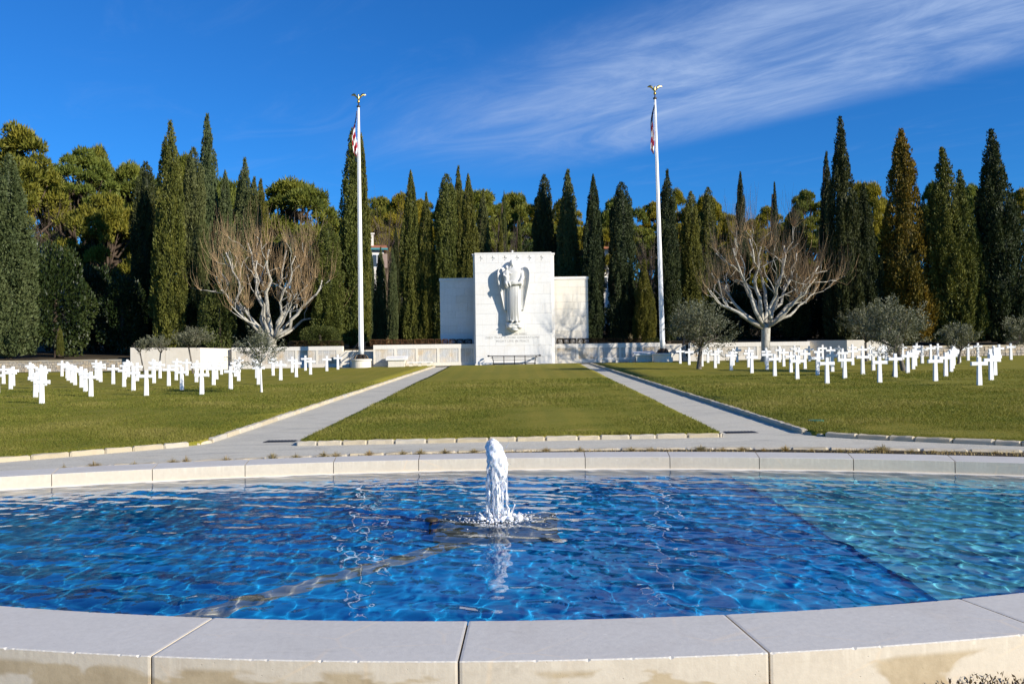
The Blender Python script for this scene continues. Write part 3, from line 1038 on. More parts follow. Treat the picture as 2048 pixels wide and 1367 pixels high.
# feet
mb.ball((AX - .16, AY - .34, 4.1), (.10, .2, .07), 10, 8)
mb.ball((AX + .18, AY - .34, 4.1), (.10, .2, .07), 10, 8)
remeshed(mb, 'angel_body', 0.035, M['sculpture'], ang, AO)
# robe pleats: sharp vertical folds standing proud of the robe
mb = MB()
for i, a in enumerate(np.linspace(-0.62, 0.62, 9)):
    x = AX + .56 * math.sin(a) * .95
    y = AY - .365 * math.cos(a) - .01
    mb.tube([(x, y + .02, 4.15), (x * .98 + AX * .02, y + .03, 5.6), (x * .95 + AX * .05, y + .04, 6.75)], [.035, .03, .022], 5)
mb.build('robe_pleats', M['sculpture'], ang, AO, smooth=True)
# child on the arm
cb = MB()
KX, KY = AX - .52, AY - .34
cb.loft([ellipse(KX, KY, z, rx, ry, 20) for z, rx, ry in ((7.0, .14, .12), (7.25, .19, .16), (7.6, .20, .16), (7.85, .21, .14), (7.95, .12, .1), (8.04, .07, .08))])
cb.ball((KX, KY - .03, 8.19), (.125, .14, .16), 14, 10)
cb.ball((KX, KY + .02, 8.23), (.14, .14, .14), 12, 8)
cb.ball((KX + .01, KY - .16, 8.18), (.03, .04, .035), 6, 5)
cb.tube([(KX - .2, KY, 7.85), (KX - .24, KY - .1, 7.6), (KX - .05, KY - .2, 7.5)], [.075, .065, .05], 8)
cb.tube([(KX + .2, KY, 7.85), (KX + .3, KY - .06, 7.7), (KX + .42, KY - .02, 7.8)], [.075, .06, .045], 8)
cb.tube([(KX - .1, KY - .02, 7.1), (KX - .06, KY - .24, 7.0), (KX + .06, KY - .26, 6.72), (KX + .02, KY - .25, 6.6)], [.11, .10, .07, .05], 8)
cb.tube([(KX + .08, KY - .02, 7.1), (KX + .18, KY - .24, 7.02), (KX + .28, KY - .26, 6.8), (KX + .26, KY - .26, 6.7)], [.11, .10, .07, .05], 8)
remeshed(cb, 'carved_child', 0.03, M['sculpture'], ang, AO)
def wing(s):
    """a tall folded wing: a feathered sheet that stands out from the wall, rounded at the shoulder"""
    nz, nu = 30, 9
    rows_f, rows_b = [], []
    for i in range(nz + 1):
        t = i / nz                       # 0 tip .. 1 shoulder
        z = 4.85 + 3.42 * t
        cut = 1.0 if t < 0.84 else math.sqrt(max(0.0, 1 - ((t - .84) / .165) ** 2)) * .9 + .1
        wid = (.20 + .42 * min(1, t / .7)) * cut
        inner = .60 - .10 * (1 - t) + (1 - cut) * .18
        f, b = [], []
        for k in range(nu):
            u_ = k / (nu - 1)
            x = AX + s * (inner + wid * u_)
            y = MY - .06 - (.20 + .26 * u_ ** 1.2) * min(1.0, .35 + wid / .62 * .65) * (0.55 + 0.45 * u_)
            rid = .018 * (1 if k % 2 else -1) if 0 < k < nu - 1 and t < .8 else 0
            zz = z + (.10 * u_ if t < .02 else 0)
            f.append((x, y - rid, zz))
            b.append((x + s * .03, y + .11, zz))
        rows_f.append(f); rows_b.append(b)
    rings = [f + b[::-1] for f, b in zip(rows_f, rows_b)]
    if s < 0:
        rings = [r[::-1] for r in rings]
    mb = MB()
    mb.loft(rings)
    mb.build('wing', M['sculpture'], ang, AO)
    mb = MB()   # root of the wing against the wall
    mb.loft([[(AX + s * .45, MY - .30, z), (AX + s * .72, MY - .34, z), (AX + s * .72, MY + .02, z), (AX + s * .45, MY + .02, z)][::s] for z in (5.0, 6.5, 8.0)])
    mb.build('wing_root', M['sculpture'], ang, AO)
wing(-1); wing(1)
mb = MB()
for dx, dz, rx, rz in ((-.2, .0, .46, .20), (.22, .03, .48, .19), (0, -.22, .50, .20), (-.34, -.16, .28, .2), (.36, -.18, .27, .18), (.02, -.40, .34, .14), (0, .12, .62, .10)):
    mb.ball((AX + dx, AY + .10, 3.88 + dz), (rx, .42, rz), 18, 10)
remeshed(mb, 'cloud_base', 0.045, M['sculpture'], ang, AO)
mb = MB()
mb.box(AX - .5, AX + .5, AY + .2, MY + .02, 3.8, 8.2)
mb.build('back_slab', M['sculpture'], ang, AO)

# ------------------------------------------------------------------ wreath rail
wr = thing('wreath_rail', 'low black iron wreath rail with flared ends in front of the memorial', 'rail', (0.15, 66.35, G(0.15, 66.35)))
def wtube(name, pts, r=.018, sides=6):
    mb = MB()
    mb.tube(pts, r, sides)
    return mb.build(name, M['iron'], wr, smooth=True)
def bar(z, hw, dep, r=.02):
    wtube('rail', [(-hw, .30, z), (-hw + .12, .04, z), (-hw + .4, -dep, z), (hw - .4, -dep, z), (hw - .12, .04, z), (hw, .30, z)], r)
bar(.66, 1.95, .12, .038); bar(.54, 1.78, .11, .026); bar(.36, 1.66, .1, .02); bar(.08, 1.62, .1, .042)
for x in (-1.58, -.78, .02, .82, 1.58):
    dx = .16 if x < -1.5 else (-.16 if x > 1.5 else 0)
    wtube('post', [(x + dx * .2, -.1, 0.0), (x, -.1, .3), (x - dx * .6, -.12, .68)], .034)
for s in (-1, 1):
    mb = MB()
    mb.ball((s * 1.95, .30, .67), (.10, .10, .07), 10, 6)
    mb.build('finial', M['iron'], wr, smooth=True)

# ------------------------------------------------------------------ terrace walls with name panels
def panel_mat():
    t = NT('name_panel')
    v = t.coord('Object')
    s = t.sep(v)
    line = t.math('SINE', t.math('MULTIPLY', s[2], 2 * math.pi / 0.036))
    word = t.noise(t.coord('Object', (34, 1, 3)), 1.0, 2, 0.6)
    ink = t.math('MULTIPLY', t.smooth(line, 0.1, 0.6), t.smooth(word, 0.40, 0.5))
    col = t.smooth(t.math('SINE', t.math('MULTIPLY', s[0], 2 * math.pi / 0.49)), -0.98, -0.9)
    base = t.ramp(t.noise(t.coord('World'), 1.1, 4, 0.6), [(0.35, (0.60, 0.60, 0.58)), (0.5, (0.70, 0.64, 0.54)), (0.68, (0.66, 0.50, 0.31))])
    ink = t.math('MULTIPLY', ink, col)
    t.col(t.mix(t.math('MULTIPLY', ink, 0.85), base, (0.22, 0.20, 0.17))).pbr(0.8, 0.2)
    return t.m
M['panel'] = panel_mat()
def band_mat():
    t = NT('lettered_band')
    word = t.noise(t.coord('Object', (13, 1, 0.2)), 1.0, 2, 0.6)
    s = t.sep(t.coord('Object'))
    base = t.ramp(t.noise(t.coord('World'), 1.0, 4), [(0.35, (0.76, 0.71, 0.62)), (0.6, (0.78, 0.73, 0.64))])
    t.col(t.mix(t.math('MULTIPLY', t.smooth(word, 0.52, 0.58), 0.18), base, (0.45, 0.42, 0.36))).pbr(0.8, 0.2)
    return t.m
M['band'] = band_mat()
def name_wall(label, x0, x1, y, zt, thick=0.75, edge=.1, pitch=1.66, start=0.25, right_first=False, angle_end=None):
    zb = min(G(x0, y), G(x1, y)) - .15
    g0 = (G(x0, y) + G(x1, y)) / 2 - KO * 0
    t = thing('name_wall', label, 'wall', (x0, y, zb))
    O = Vector((-x0, -y, -zb))
    mb = MB()
    mb.box(x0 + .004, x1 - .004, y + .05, y + thick, zb, zt - .006)
    mb.build('wall_core', M['wall_stone'], t, O)
    pz0, pz1 = g0 + .26, zt - .33
    mb = MB(); mb.box(x0, x1, y, y + thick, pz1 + .003, zt); mb.build('lettered_band', M['band'], t, Vector((x0, y, pz1)) + O).data.transform(Matrix.Translation((-x0, -y, -pz1)))
    mb = MB(); mb.box(x0, x1, y, y + thick * .4, zb, pz0 - .003); mb.build('base_course', M['wall_stone'], t, O)
    xs = []
    x = x0 + start if not right_first else x1 - start
    while (x + pitch - .17 < x1 + .5) if not right_first else (x - pitch + .17 > x0 - .5):
        a, b = (x, min(x + pitch - .18, x1 - .08)) if not right_first else (max(x - pitch + .18, x0 + .08), x)
        if b - a > .4:
            xs.append((a, b))
        x += pitch if not right_first else -pitch
    xs.sort()
    prev = x0
    for a, b in xs:
        mb = MB(); mb.box(prev, a, y + .003, y + .06, pz0, pz1); mb.build('pilaster', M['wall_stone'], t, O)
        mb = MB(); mb.box(0, b - a, 0, .03, 0, pz1 - pz0 - .006); mb.build('name_panel', M['panel'], t, Vector((a, y + .032, pz0 + .003)) + O)
        prev = b
    mb = MB(); mb.box(prev, x1, y + .003, y + .06, pz0, pz1); mb.build('pilaster', M['wall_stone'], t, O)
    return t
name_wall('x', -10.75, -2.95, MY + .80, 2.47, right_first=False, start=.12)
bpy.data.objects['name_wall']['label'] = 'low sunlit stone wall of engraved name panels joining the memorial to the steps, clipped shrubs above'
nw2 = name_wall('low stone wall of name panels crossed by branching tree shadows, joined to the memorial', 3.36, 11.9, MY + .8, 2.37, start=.12)
nw3 = name_wall('sunlit stone wall of name panels behind the white trunked young olive', -22.6, -13.7, 70.5, 2.46, start=.3)
nw4 = name_wall('shaded stone wall of name panels behind the big pale plane trunk', 13.7, 22.9, 67.3, 2.30, start=.3)

def plain_wall(name, label, pts, zb, zt0, zt1, thick, mat):
    """a wall along a plan polyline, its top running from zt0 to zt1; thickness goes behind"""
    t = thing(name, label, 'wall', (pts[0][0], pts[0][1], zb))
    O = Vector((-pts[0][0], -pts[0][1], -zb))
    n = len(pts)
    for i in range(n - 1):
        (xa, ya), (xb, yb) = pts[i], pts[i + 1]
        d = Vector((xb - xa, yb - ya)); L = d.length; d.normalize()
        nr = Vector((-d.y, d.x))
        za = zt0 + (zt1 - zt0) * i / (n - 1); zc = zt0 + (zt1 - zt0) * (i + 1) / (n - 1)
        k = max(1, round(L / 2.2))
        for j in range(k):
            u0, u1 = j / k + (0.002 if j else 0), (j + 1) / k - 0.002
            A = (xa + d.x * L * u0, ya + d.y * L * u0); B = (xa + d.x * L * u1, ya + d.y * L * u1)
            zA, zB = za + (zc - za) * u0, za + (zc - za) * u1
            V = []
            for (px_, py_), zz in ((A, zA), (B, zB)):
                V += [(px_, py_, zb), (px_ + nr.x * thick, py_ + nr.y * thick, zb), (px_ + nr.x * thick, py_ + nr.y * thick, zz), (px_, py_, zz)]
            mb = MB()
            mb.add(V, [(0, 1, 2, 3), (4, 7, 6, 5), (0, 4, 5, 1), (1, 5, 6, 2), (2, 6, 7, 3), (3, 7, 4, 0)])
            mb.build('wall_block', mat, t, O)
    return t
plain_wall('white_wall', 'plain white end wall behind three small olive trees, at the corner by the rubble wall', [(-30.1, 69.0), (-24.6, 69.0), (-22.62, 71.2)], .55, 2.55, 2.38, .5, M['white_wall'])
plain_wall('white_wall', 'dark shaded return at the end of the plain white wall, meeting the rubble wall', [(-31.0, 72.6), (-30.13, 69.02)], .55, 2.55, 2.55, .4, M['white_wall'])
plain_wall('white_wall', 'plain beige end wall behind the two-trunked grey olive, one face in shade', [(22.9, 67.9), (25.3, 66.1), (29.3, 66.1)], .75, 2.38, 2.32, .5, M['white_wall'])

# rubble walls: mortar core, one object per stone in view, flat coping course
RB = [stone_mesh(40 + i, rough=0.12) for i in range(8)]
for me in RB:
    me.materials.append(M['rubble'])
    me.name = 'rubble_stone'
def rubble_wall(label, x0, x1, y0, y1, h, seed):
    g = random.Random(seed)
    zb = G(x0, y0)
    t = thing('rubble_wall', label, 'wall', (x0, y0, zb))
    d = Vector((x1 - x0, y1 - y0)); L = d.length; d.normalize()
    nr = Vector((-d.y, d.x))
    def P(u_, off, z): return (d.x * u_ + nr.x * off, d.y * u_ + nr.y * off, z)
    def slabm(u0, u1, o0, o1, z0, z1):
        mb = MB()
        mb.add([P(u_, o_, z) for z in (z0, z1) for o_ in (o0, o1) for u_ in (u0, u1)], [(0, 2, 3, 1), (4, 5, 7, 6), (0, 1, 5, 4), (2, 6, 7, 3), (0, 4, 6, 2), (1, 3, 7, 5)])
        return mb
    slabm(0, L, .04, .5, -.25, h - .10).build('wall_core', M['mortar'], t)
    u_ = 0
    while u_ < L - .1:
        w = min(g.uniform(.7, 1.1), L - u_)
        slabm(u_ + .004, u_ + w - .004, -.04, .54, h - .10, h + g.uniform(-.008, .008)).build('coping_stone', M['kerb'], t)
        u_ += w
    # rough courses
    z = -.02
    cnt = 0
    while z < h - .14:
        ch = g.uniform(.15, .23)
        ch = min(ch, h - .11 - z)
        u_ = g.uniform(-.2, 0)
        while u_ < L:
            w = g.uniform(.22, .52)
            o = bpy.data.objects.new('rubble_stone', RB[g.randrange(8)])
            C.objects.link(o)
            o.parent = t
            o.location = P(min(max(u_ + w / 2, .2), L - .2), .07 + g.uniform(-.02, .02), z + ch / 2)
            o.scale = (w * .94, .2, ch * .92)
            o.rotation_euler = (0, g.uniform(-.06, .06), math.atan2(d.y, d.x))
            u_ += w
            cnt += 1
        z += ch
    return cnt
rubble_wall('low rubble stone wall with pale coping beside the tall grey green cypress at the frame edge', -44.0, -31.05, 70.3, 69.7, .90, 4)
rubble_wall('low rubble stone wall with brown coping behind the last crosses under the darkest cypresses', 29.35, 42.5, 66.4, 66.2, .80, 6)

# ------------------------------------------------------------------ steps, cheek walls and handrails
def steps(label, x0, x1, y, s, lbl_block, lbl_rail):
    zb = G((x0 + x1) / 2, y)
    t = thing('stone_steps', label, 'steps', ((x0 + x1) / 2, y, zb))
    hw = (x1 - x0) / 2
    for i in range(8):
        mb = MB()
        if s < 0:
            mb.box(-hw + .02, hw - .02 - i * .0, .9 + i * .33, 4.2, i * .165 - .1, i * .165 + .165)
        else:
            mb.box(-hw + .02, hw - .02, .9 + i * .33, 4.2, i * .165 - .1, i * .165 + .165)
        mb.build('step', M['wall_stone'], t)
    mb = MB(); mb.box(-hw, hw, 1.6, 1.95, 0, 1.22); mb.build('cheek_wall', M['wall_stone'], t)
    mb = MB(); mb.box(-hw * .2 if s < 0 else -hw, hw if s < 0 else hw * .1, .3, .85, 0, .55); mb.build('low_block', M['wall_stone'], t)
    rl_ = thing('handrail', lbl_rail, 'handrail', ((x0 + x1) / 2 - s * .0 + (-.45 if s < 0 else .3), y + .15, zb))
    def rtube(nm, pts, r=.025):
        m_ = MB(); m_.tube(pts, r, 6); m_.build(nm, M['iron'], rl_, smooth=True)
    for dx in (0, .5):
        rtube('rail_post', [(dx, 0, 0), (dx, 0, .95)])
        rtube('rail_post', [(dx + .45, 1.6, .5), (dx + .45, 1.6, 1.95)])
        rtube('rail', [(dx - .12, -.25, .70), (dx, 0, .95), (dx + .45, 1.6, 1.95), (dx + .62, 2.0, 2.0)], .022)
        rtube('lower_rail', [(dx, 0, .5), (dx + .45, 1.6, 1.5)], .018)
steps('pale stone steps with low cheek wall, beside the flagpole nearest the bare leaning olive', -13.65, -10.8, 68.0, -1, '', 'black iron handrail climbing the sunlit steps')
bpy.data.objects['stone_steps']['label'] = 'sunlit pale stone steps between the name walls, behind the flagpole without any tree beside it'
steps('stone steps with dark shaded cheek wall, behind the grey olive beside the flagpole', 11.95, 13.68, 67.2, 1, '', 'black iron handrail in the shade behind the grey olive')

# ------------------------------------------------------------------ lecterns and low benches by the walls
def lectern(label, x, y, s):
    t = thing('stone_lectern', label, 'lectern', (x, y, G(x, y) + .0))
    mb = MB(); mb.box(-.62, .62, .0, .7, -.1, .52); mb.build('lectern_base', M['wall_stone'], t)
    mb = MB()
    mb.add([(-.78, -.1, .50), (.78, -.1, .50), (.78, .8, .60), (-.78, .8, .60), (-.78, -.1, .66), (.78, -.1, .66), (.78, .8, .82), (-.78, .8, .82)], [(0, 3, 2, 1), (4, 5, 6, 7), (0, 1, 5, 4), (1, 2, 6, 5), (2, 3, 7, 6), (3, 0, 4, 7)])
    mb.build('sloped_top', M['marble'], t)
    mb = MB(); mb.box(-.5, .5, .12, .14, .69, .71); mb.build('bronze_plate', M['bronze'], t)
def bench(label, x, y, w):
    t = thing('stone_bench', label, 'bench', (x, y, G(x, y) - .02))
    mb = MB(); mb.box(-w / 2, w / 2, 0, .42, .27, .36); mb.build('seat', M['marble'], t)
    for u_ in (-.36, 0.0, .36):
        mb = MB(); mb.box(w * u_ - .12, w * u_ + .12, .06, .36, -.05, .268); mb.build('bench_leg', M['wall_stone'], t)
lectern('pale stone lectern with sloped top in front of the sunlit name wall', -8.85, 66.75, -1)
lectern('pale stone lectern in front of the name wall crossed by tree shadows', 10.0, 66.2, 1)
bench('low stone bench in front of the sunlit name wall', -7.1, 66.95, 1.9)
bench('low stone bench in front of the name wall crossed by tree shadows', 8.0, 66.5, 2.9)

# ------------------------------------------------------------------ flagpoles, eagles and flags
def flagpole(label, x, y, ztop, lean, mer):
    zb = G(x, y)
    H = ztop - zb
    t = thing('flagpole', label, 'flagpole', (x, y, zb))
    lx = lean
    mb = MB(); mb.lathe([(.74, -.2), (.74, .50), (.80, .52), (.80, .62), (.76, .64)], 28); mb.build('pedestal', M['marble_warm'], t, smooth=False)
    mb = MB(); mb.lathe([(.48, .641), (.46, .70), (.36, .76), (.30, .80), (.27, .95), (.22, 1.0)], 20); mb.build('bronze_collar', M['bronze'], t, smooth=True)
    for k in range(4):
        a = k * math.pi / 2 + .6
        mb = MB(); mb.tube([(.26 * math.cos(a), .26 * math.sin(a), .93), (.42 * math.cos(a), .42 * math.sin(a), .90), (.55 * math.cos(a), .55 * math.sin(a), .70), (.56 * math.cos(a), .56 * math.sin(a), .64)], [.05, .05, .06, .09], 8); mb.build('bronze_scroll', M['bronze'], t, smooth=True)
    mb = MB()
    hs = np.linspace(.95, H, 24)
    mb.tube([(lx * (h / H), 0, h) for h in hs], [.195 - .115 * ((h / H) ** 1.6) for h in hs], 18)
    mb.build('pole', M['white_paint'], t, smooth=True)
    mb = MB(); mb.tube([(lx * (h / H) - .17 + .08 * h / H, -.16 + .07 * h / H, h) for h in np.linspace(1.6, H - .25, 8)], .008, 4); mb.build('halyard', M['white_paint'], t)
    mb = MB(); mb.lathe([(.10, H), (.14, H + .03), (.14, H + .12), (.05, H + .15), (.03, H + .35)], 14, (lx, 0)); mb.build('truck', M['bronze'], t, smooth=True)
    eg = link('gilded_eagle', eagle_mesh(), M['gold'], t, (lx, 0, H + .35))
    eg.scale = (.86, .86, .86)
    return t, lx
_eag = []
def eagle_mesh():
    if _eag:
        return _eag[0]
    mb = MB()
    mb.ball((0, 0, .10), (.13, .13, .12), 14, 9)
    mb.loft([ellipse(0, y, z, rx, ry, 10) for y, z, rx, ry in ((0, .20, .03, .04), (0, .24, .06, .09), (0, .36, .10, .11), (-.01, .50, .095, .10), (-.03, .58, .06, .07), (-.05, .64, .055, .06), (-.06, .70, .05, .06), (-.06, .74, .02, .03))])
    mb.tube([(0, -.10, .68), (0, -.16, .66), (0, -.17, .63)], [.022, .016, .006], 6)
    mb.loft([[(-.05, .06, .30), (.05, .06, .30), (.05, .10, .32), (-.05, .10, .32)], [(-.09, .20, .16), (.09, .20, .16), (.09, .22, .18), (-.09, .22, .18)]])
    for s in (-1, 1):
        top = [(.06, .50), (.16, .66), (.26, .80), (.38, .86), (.50, .83), (.60, .76), (.66, .70)]
        bot = [(.06, .34), (.14, .40), (.22, .50), (.32, .60), (.44, .66), (.56, .67), (.655, .685)]
        ra, rb = [], []
        rings = []
        for (tx, tz), (bx_, bz) in zip(top, bot):
            rings.append([(s * tx, .02, tz), (s * tx, .06, tz), (s * bx_, .08, bz), (s * bx_, .05, bz)][::s])
        mb.loft(rings)
    me = mb.mesh('gilded_eagle', True)
    _eag.append(me)
    return me
fl1, l1 = flagpole('tall white flagpole with gilded eagle in front of the open sunlit steps', -11.55, 67.0, 20.72, .0, 0)
fl2, l2 = flagpole('tall white flagpole with gilded eagle, its foot half behind the grey olive', 11.35, 65.9, 20.72, -.30, 0)
M['flag_blue'] = mat_plain('flag_blue', (0.02, 0.03, 0.12), 0.8, 0.2, 0, 0.15, 4)
M['flag_red'] = mat_plain('flag_red', (0.36, 0.014, 0.025), 0.8, 0.2, 0, 0.15, 4)
M['flag_white'] = mat_plain('flag_white', (0.80, 0.80, 0.78), 0.8, 0.2, 0, 0.04, 4)
def flag(label, x, y, ztop, seed, length, twist):
    """a limp flag hanging down the pole in narrow pleats, canton at the top"""
    g = np.random.default_rng(seed)
    nt, ns = 84, 40
    V, Q, mi = [], [], []
    ph = g.uniform(0, 6)
    for j in range(nt + 1):
        t = j / nt
        w = np.interp(t, [0, .1, .3, .5, .75, .9, 1], [.05, .09, .13, .20, .27, .24, .06])
        cx_ = -.11 - w * .5 - .10 * math.sin(t * 3.0) + .05 * math.sin(t * 9 + ph)
        for i in range(ns + 1):
            s_ = i / ns
            fold = math.sin(s_ * 17 + t * twist + ph)
            xx = cx_ + w * (s_ - .5) * 1.1 + .05 * fold * w
            yy = -.12 + .17 * fold * (.3 + w) + .08 * math.sin(t * 7 + s_ * 3)
            V.append((xx, yy, -t * length - .22 * w * math.sin(s_ * 5 + ph) * t))
    for j in range(nt):
        for i in range(ns):
            k = j * (ns + 1) + i
            Q.append((k, k + 1, k + ns + 2, k + ns + 1))
            t, s_ = j / nt, i / ns
            if t < .33 + .06 * math.sin(s_ * 9):
                mi.append(2 if (j % 7 in (3, 4) and (i + (j // 7) * 4) % 9 in (3, 4)) else 0)
            else:
                band = math.floor((s_ * 4.5 + t * 9.5 + .35 * math.sin(s_ * 8 + ph)))
                mi.append(1 if band % 2 else 2)
    me = bpy.data.meshes.new('flag')
    me.from_pydata(V, [], Q)
    for m_ in ('flag_blue', 'flag_red', 'flag_white'):
        me.materials.append(M[m_])
    me.polygons.foreach_set('material_index', np.array(mi, dtype=np.int32))
    me.polygons.foreach_set('use_smooth', np.ones(len(Q), dtype=bool))
    o = link('flag', me, None, None, (x, y, ztop))
    tag(o, label, 'flag', 'limp flags on the two flagpoles')
flag('limp star-spangled flag, sunlit red and white folds, on the flagpole by the open steps', -11.55, 66.9, 20.4, 3, 3.5, 4.0)
flag('limp star-spangled flag in mostly dark folds on the flagpole by the grey olive', 11.35 - .29, 65.8, 20.25, 8, 3.7, 9.0)

# ------------------------------------------------------------------ grave crosses
def cross_mesh():
    w, a, d = .072, .305, .055      # half widths of post and arms, thickness
    hz, z1, z2 = 1.07, .755, .890
    wb = .090
    out_ = [(-wb, -.1), (wb, -.1), (w, z1), (a, z1 - .006), (a, z2 + .006), (w * .92, z2), (w * .9, hz), (-w * .9, hz), (-w * .92, z2), (-a, z2 + .006), (-a, z1 - .006), (-w, z1)]
    bv = .012
    c = np.array(out_)
    n = len(out_)
    def inset(P, e):
        Q = []
        for i in range(n):
            p0, p1, p2 = P[i - 1], P[i], P[(i + 1) % n]
            d1 = (p1 - p0) / np.linalg.norm(p1 - p0); d2 = (p2 - p1) / np.linalg.norm(p2 - p1)
            n1 = np.array([-d1[1], d1[0]]); n2 = np.array([-d2[1], d2[0]])
            b = n1 + n2
            b = b / (b @ n1)
            Q.append(p1 + b * e)
        return np.array(Q)
    ci = inset(c, bv)
    V = [(x, -d + bv, z) for x, z in c] + [(x, -d, z) for x, z in ci] + [(x, d - bv, z) for x, z in c] + [(x, d, z) for x, z in ci]
    fs = [tuple(range(n, 2 * n)), tuple(range(4 * n - 1, 3 * n - 1, -1))]
    for i in range(n):
        j = (i + 1) % n
        fs += [(i, j, n + j, n + i), (2 * n + j, 2 * n + i, 3 * n + i, 3 * n + j), (j, i, 2 * n + i, 2 * n + j)]
    me = bpy.data.meshes.new('cross')
    me.from_pydata(V, [], fs)
    me.materials.append(M['cross'])
    return me
CROSS = cross_mesh()
ORD = ['first', 'second', 'third', 'fourth', 'fifth', 'sixth', 'seventh', 'eighth', 'ninth', 'tenth', 'eleventh', 'twelfth']
def visible(x, y):
    return abs(x) / y * F < 1024 + 14
def grave(x, y, plot, ri, ci):
    o = bpy.data.objects.new('grave_cross', CROSS)
    C.objects.link(o)
    g = random.Random(int(x * 100) * 7 + int(y * 10))
    o.location = (x, y, G(x, y))
    o.rotation_euler = (g.uniform(-.008, .008), g.uniform(-.008, .008), g.uniform(-.03, .03))
    # the file is counted outwards from the path, the row from the pool
    tag(o, f'white marble cross, {plot} plot, {ORD[ri]} row from the pool, {ORD[ci]} file from the path', 'grave cross', f'white crosses in the {plot} plot')
RL = [33.3, 37.0, 40.6, 44.8, 48.8, 52.1, 55.5, 60.0, 63.5]
TL = [0, 0, -.07, -.02, .05, .095, .13, .17, .16]            # the rows run slightly askew
CLx = [-12.9, -15.2, -17.5, -19.8, -22.0, -24.05, -25.65, -27.35, -29.4, -31.6]
firstL = [2, 0, 0, 0, 0, 0, 0, 0, 0]
for ri, y in enumerate(RL):
    for ci, x in enumerate(CLx):
        if ci < firstL[ri]:
            continue
        yy_ = y - TL[ri] * (-x - 12.9)
        xx = x * (1 + .0014 * (50 - yy_))
        if visible(xx, yy_):
            grave(xx, yy_, 'left', ri, ci)
RR = [32.5, 35.6, 39.0, 42.0, 45.6, 49.4, 52.8, 56.0, 59.5, 62.2]
CRx = [12.33, 14.4, 16.6, 18.8, 20.95, 23.1, 25.4, 27.8, 30.4, 33.4]
firstR = [2, 0, 0, 0, 0, 0, 0, 0, 0, 0]
for ri, y in enumerate(RR):
    for ci, x in enumerate(CRx):
        if ci < firstR[ri]:
            continue
        yy_ = y + .07 * (x - 12.3) * (1 if ri > 2 else .15)
        xx = x * (1 + .0026 * (50 - yy_))
        if visible(xx, yy_) and yy_ < 64.0:
            grave(xx, yy_, 'right', ri, ci)
# ------------------------------------------------------------------ foliage materials
M['cyp_grey'] = mat_leaf('cypress_grey_green', [(0.0500, 0.0667, 0.0233), (0.0918, 0.1101, 0.0367), (0.1417, 0.1534, 0.0584)], 0.45, 0.12)
M['cyp_olive'] = mat_leaf('cypress_olive_green', [(0.0518, 0.0616, 0.0113), (0.1069, 0.1134, 0.0194), (0.1782, 0.1685, 0.0324)], 0.45, 0.12)
M['cyp_dark'] = mat_leaf('cypress_dark_green', [(0.0200, 0.0287, 0.0100), (0.0425, 0.0550, 0.0175), (0.0750, 0.0850, 0.0275)], 0.45, 0.12)
M['cyp_gold'] = mat_leaf('cypress_golden', [(0.0540, 0.0567, 0.0108), (0.1620, 0.1148, 0.0135), (0.2700, 0.1688, 0.0189)], 0.22, 0.15, 0.0)
M['pine'] = mat_leaf('pine_green', [(0.0680, 0.0920, 0.0160), (0.1560, 0.1720, 0.0260), (0.2700, 0.2560, 0.0400)], 0.35, 0.25, 0.6)
M['pine_gold'] = mat_leaf('pine_yellow_green', [(0.1080, 0.1080, 0.0108), (0.2250, 0.1980, 0.0162), (0.3600, 0.2880, 0.0288)], 0.35, 0.25, 0.3)
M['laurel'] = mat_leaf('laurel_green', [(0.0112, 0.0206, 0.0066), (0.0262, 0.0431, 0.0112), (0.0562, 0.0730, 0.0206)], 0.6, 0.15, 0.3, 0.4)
M['olive'] = mat_leaf('olive_leaf', [(0.085, 0.090, 0.050), (0.150, 0.155, 0.095), (0.26, 0.255, 0.18)], 1.2, 0.2, 0.2, 0.5)
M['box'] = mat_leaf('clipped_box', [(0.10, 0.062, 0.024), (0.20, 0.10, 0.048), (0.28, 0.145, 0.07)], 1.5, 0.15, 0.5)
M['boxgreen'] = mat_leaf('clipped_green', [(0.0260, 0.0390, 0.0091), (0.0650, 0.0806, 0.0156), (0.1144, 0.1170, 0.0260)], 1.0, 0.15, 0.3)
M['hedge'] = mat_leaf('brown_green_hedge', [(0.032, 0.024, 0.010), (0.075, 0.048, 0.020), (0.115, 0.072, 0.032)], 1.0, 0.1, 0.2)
M['dry'] = mat_leaf('dry_grass', [(0.22, 0.15, 0.07), (0.42, 0.32, 0.16), (0.62, 0.52, 0.30)], 2.0, 0.3, 0.3)
M['thyme'] = mat_leaf('dry_groundcover', [(0.055, 0.035, 0.022), (0.115, 0.075, 0.048), (0.18, 0.15, 0.06)], 3.0, 0.15, 0.0, 0.98)
M['twig_grey'] = mat_plain('bare_twigs', (0.15, 0.115, 0.085), 0.9, 0.1, 0, 0.3, 2)
M['bark'] = mat_plain('dark_bark', (0.085, 0.062, 0.045), 0.95, 0.1, 0, 0.4, 3)
M['bark_olive'] = mat_plain('olive_bark', (0.15, 0.13, 0.105), 0.9, 0.1, 0, 0.4, 9)
M['limewash'] = mat_plain('limewashed_bark', (0.70, 0.67, 0.62), 0.9, 0.1, 0, 0.12, 9)
def plane_bark():
    t = NT('plane_bark')
    v = t.coord('Object', (1, 1, 0.6))
    a = t.voronoi(v, 3.2, 'F1', 'Color')
    n = t.noise(v, 4.5, 5, 0.7, 0.6)
    c = t.ramp(n, [(0.34, (0.15, 0.125, 0.085)), (0.45, (0.34, 0.31, 0.25)), (0.57, (0.50, 0.47, 0.40)), (0.72, (0.24, 0.22, 0.165))])
    c = t.mix(0.25, c, t.ramp(t.sep(a)[0], [(0.2, (0.22, 0.20, 0.15)), (0.8, (0.62, 0.60, 0.54))]))
    t.col(c).pbr(0.85, 0.2)
    t.bump(n, 0.3, 0.02)
    return t.m
M['plane_bark'] = plane_bark()
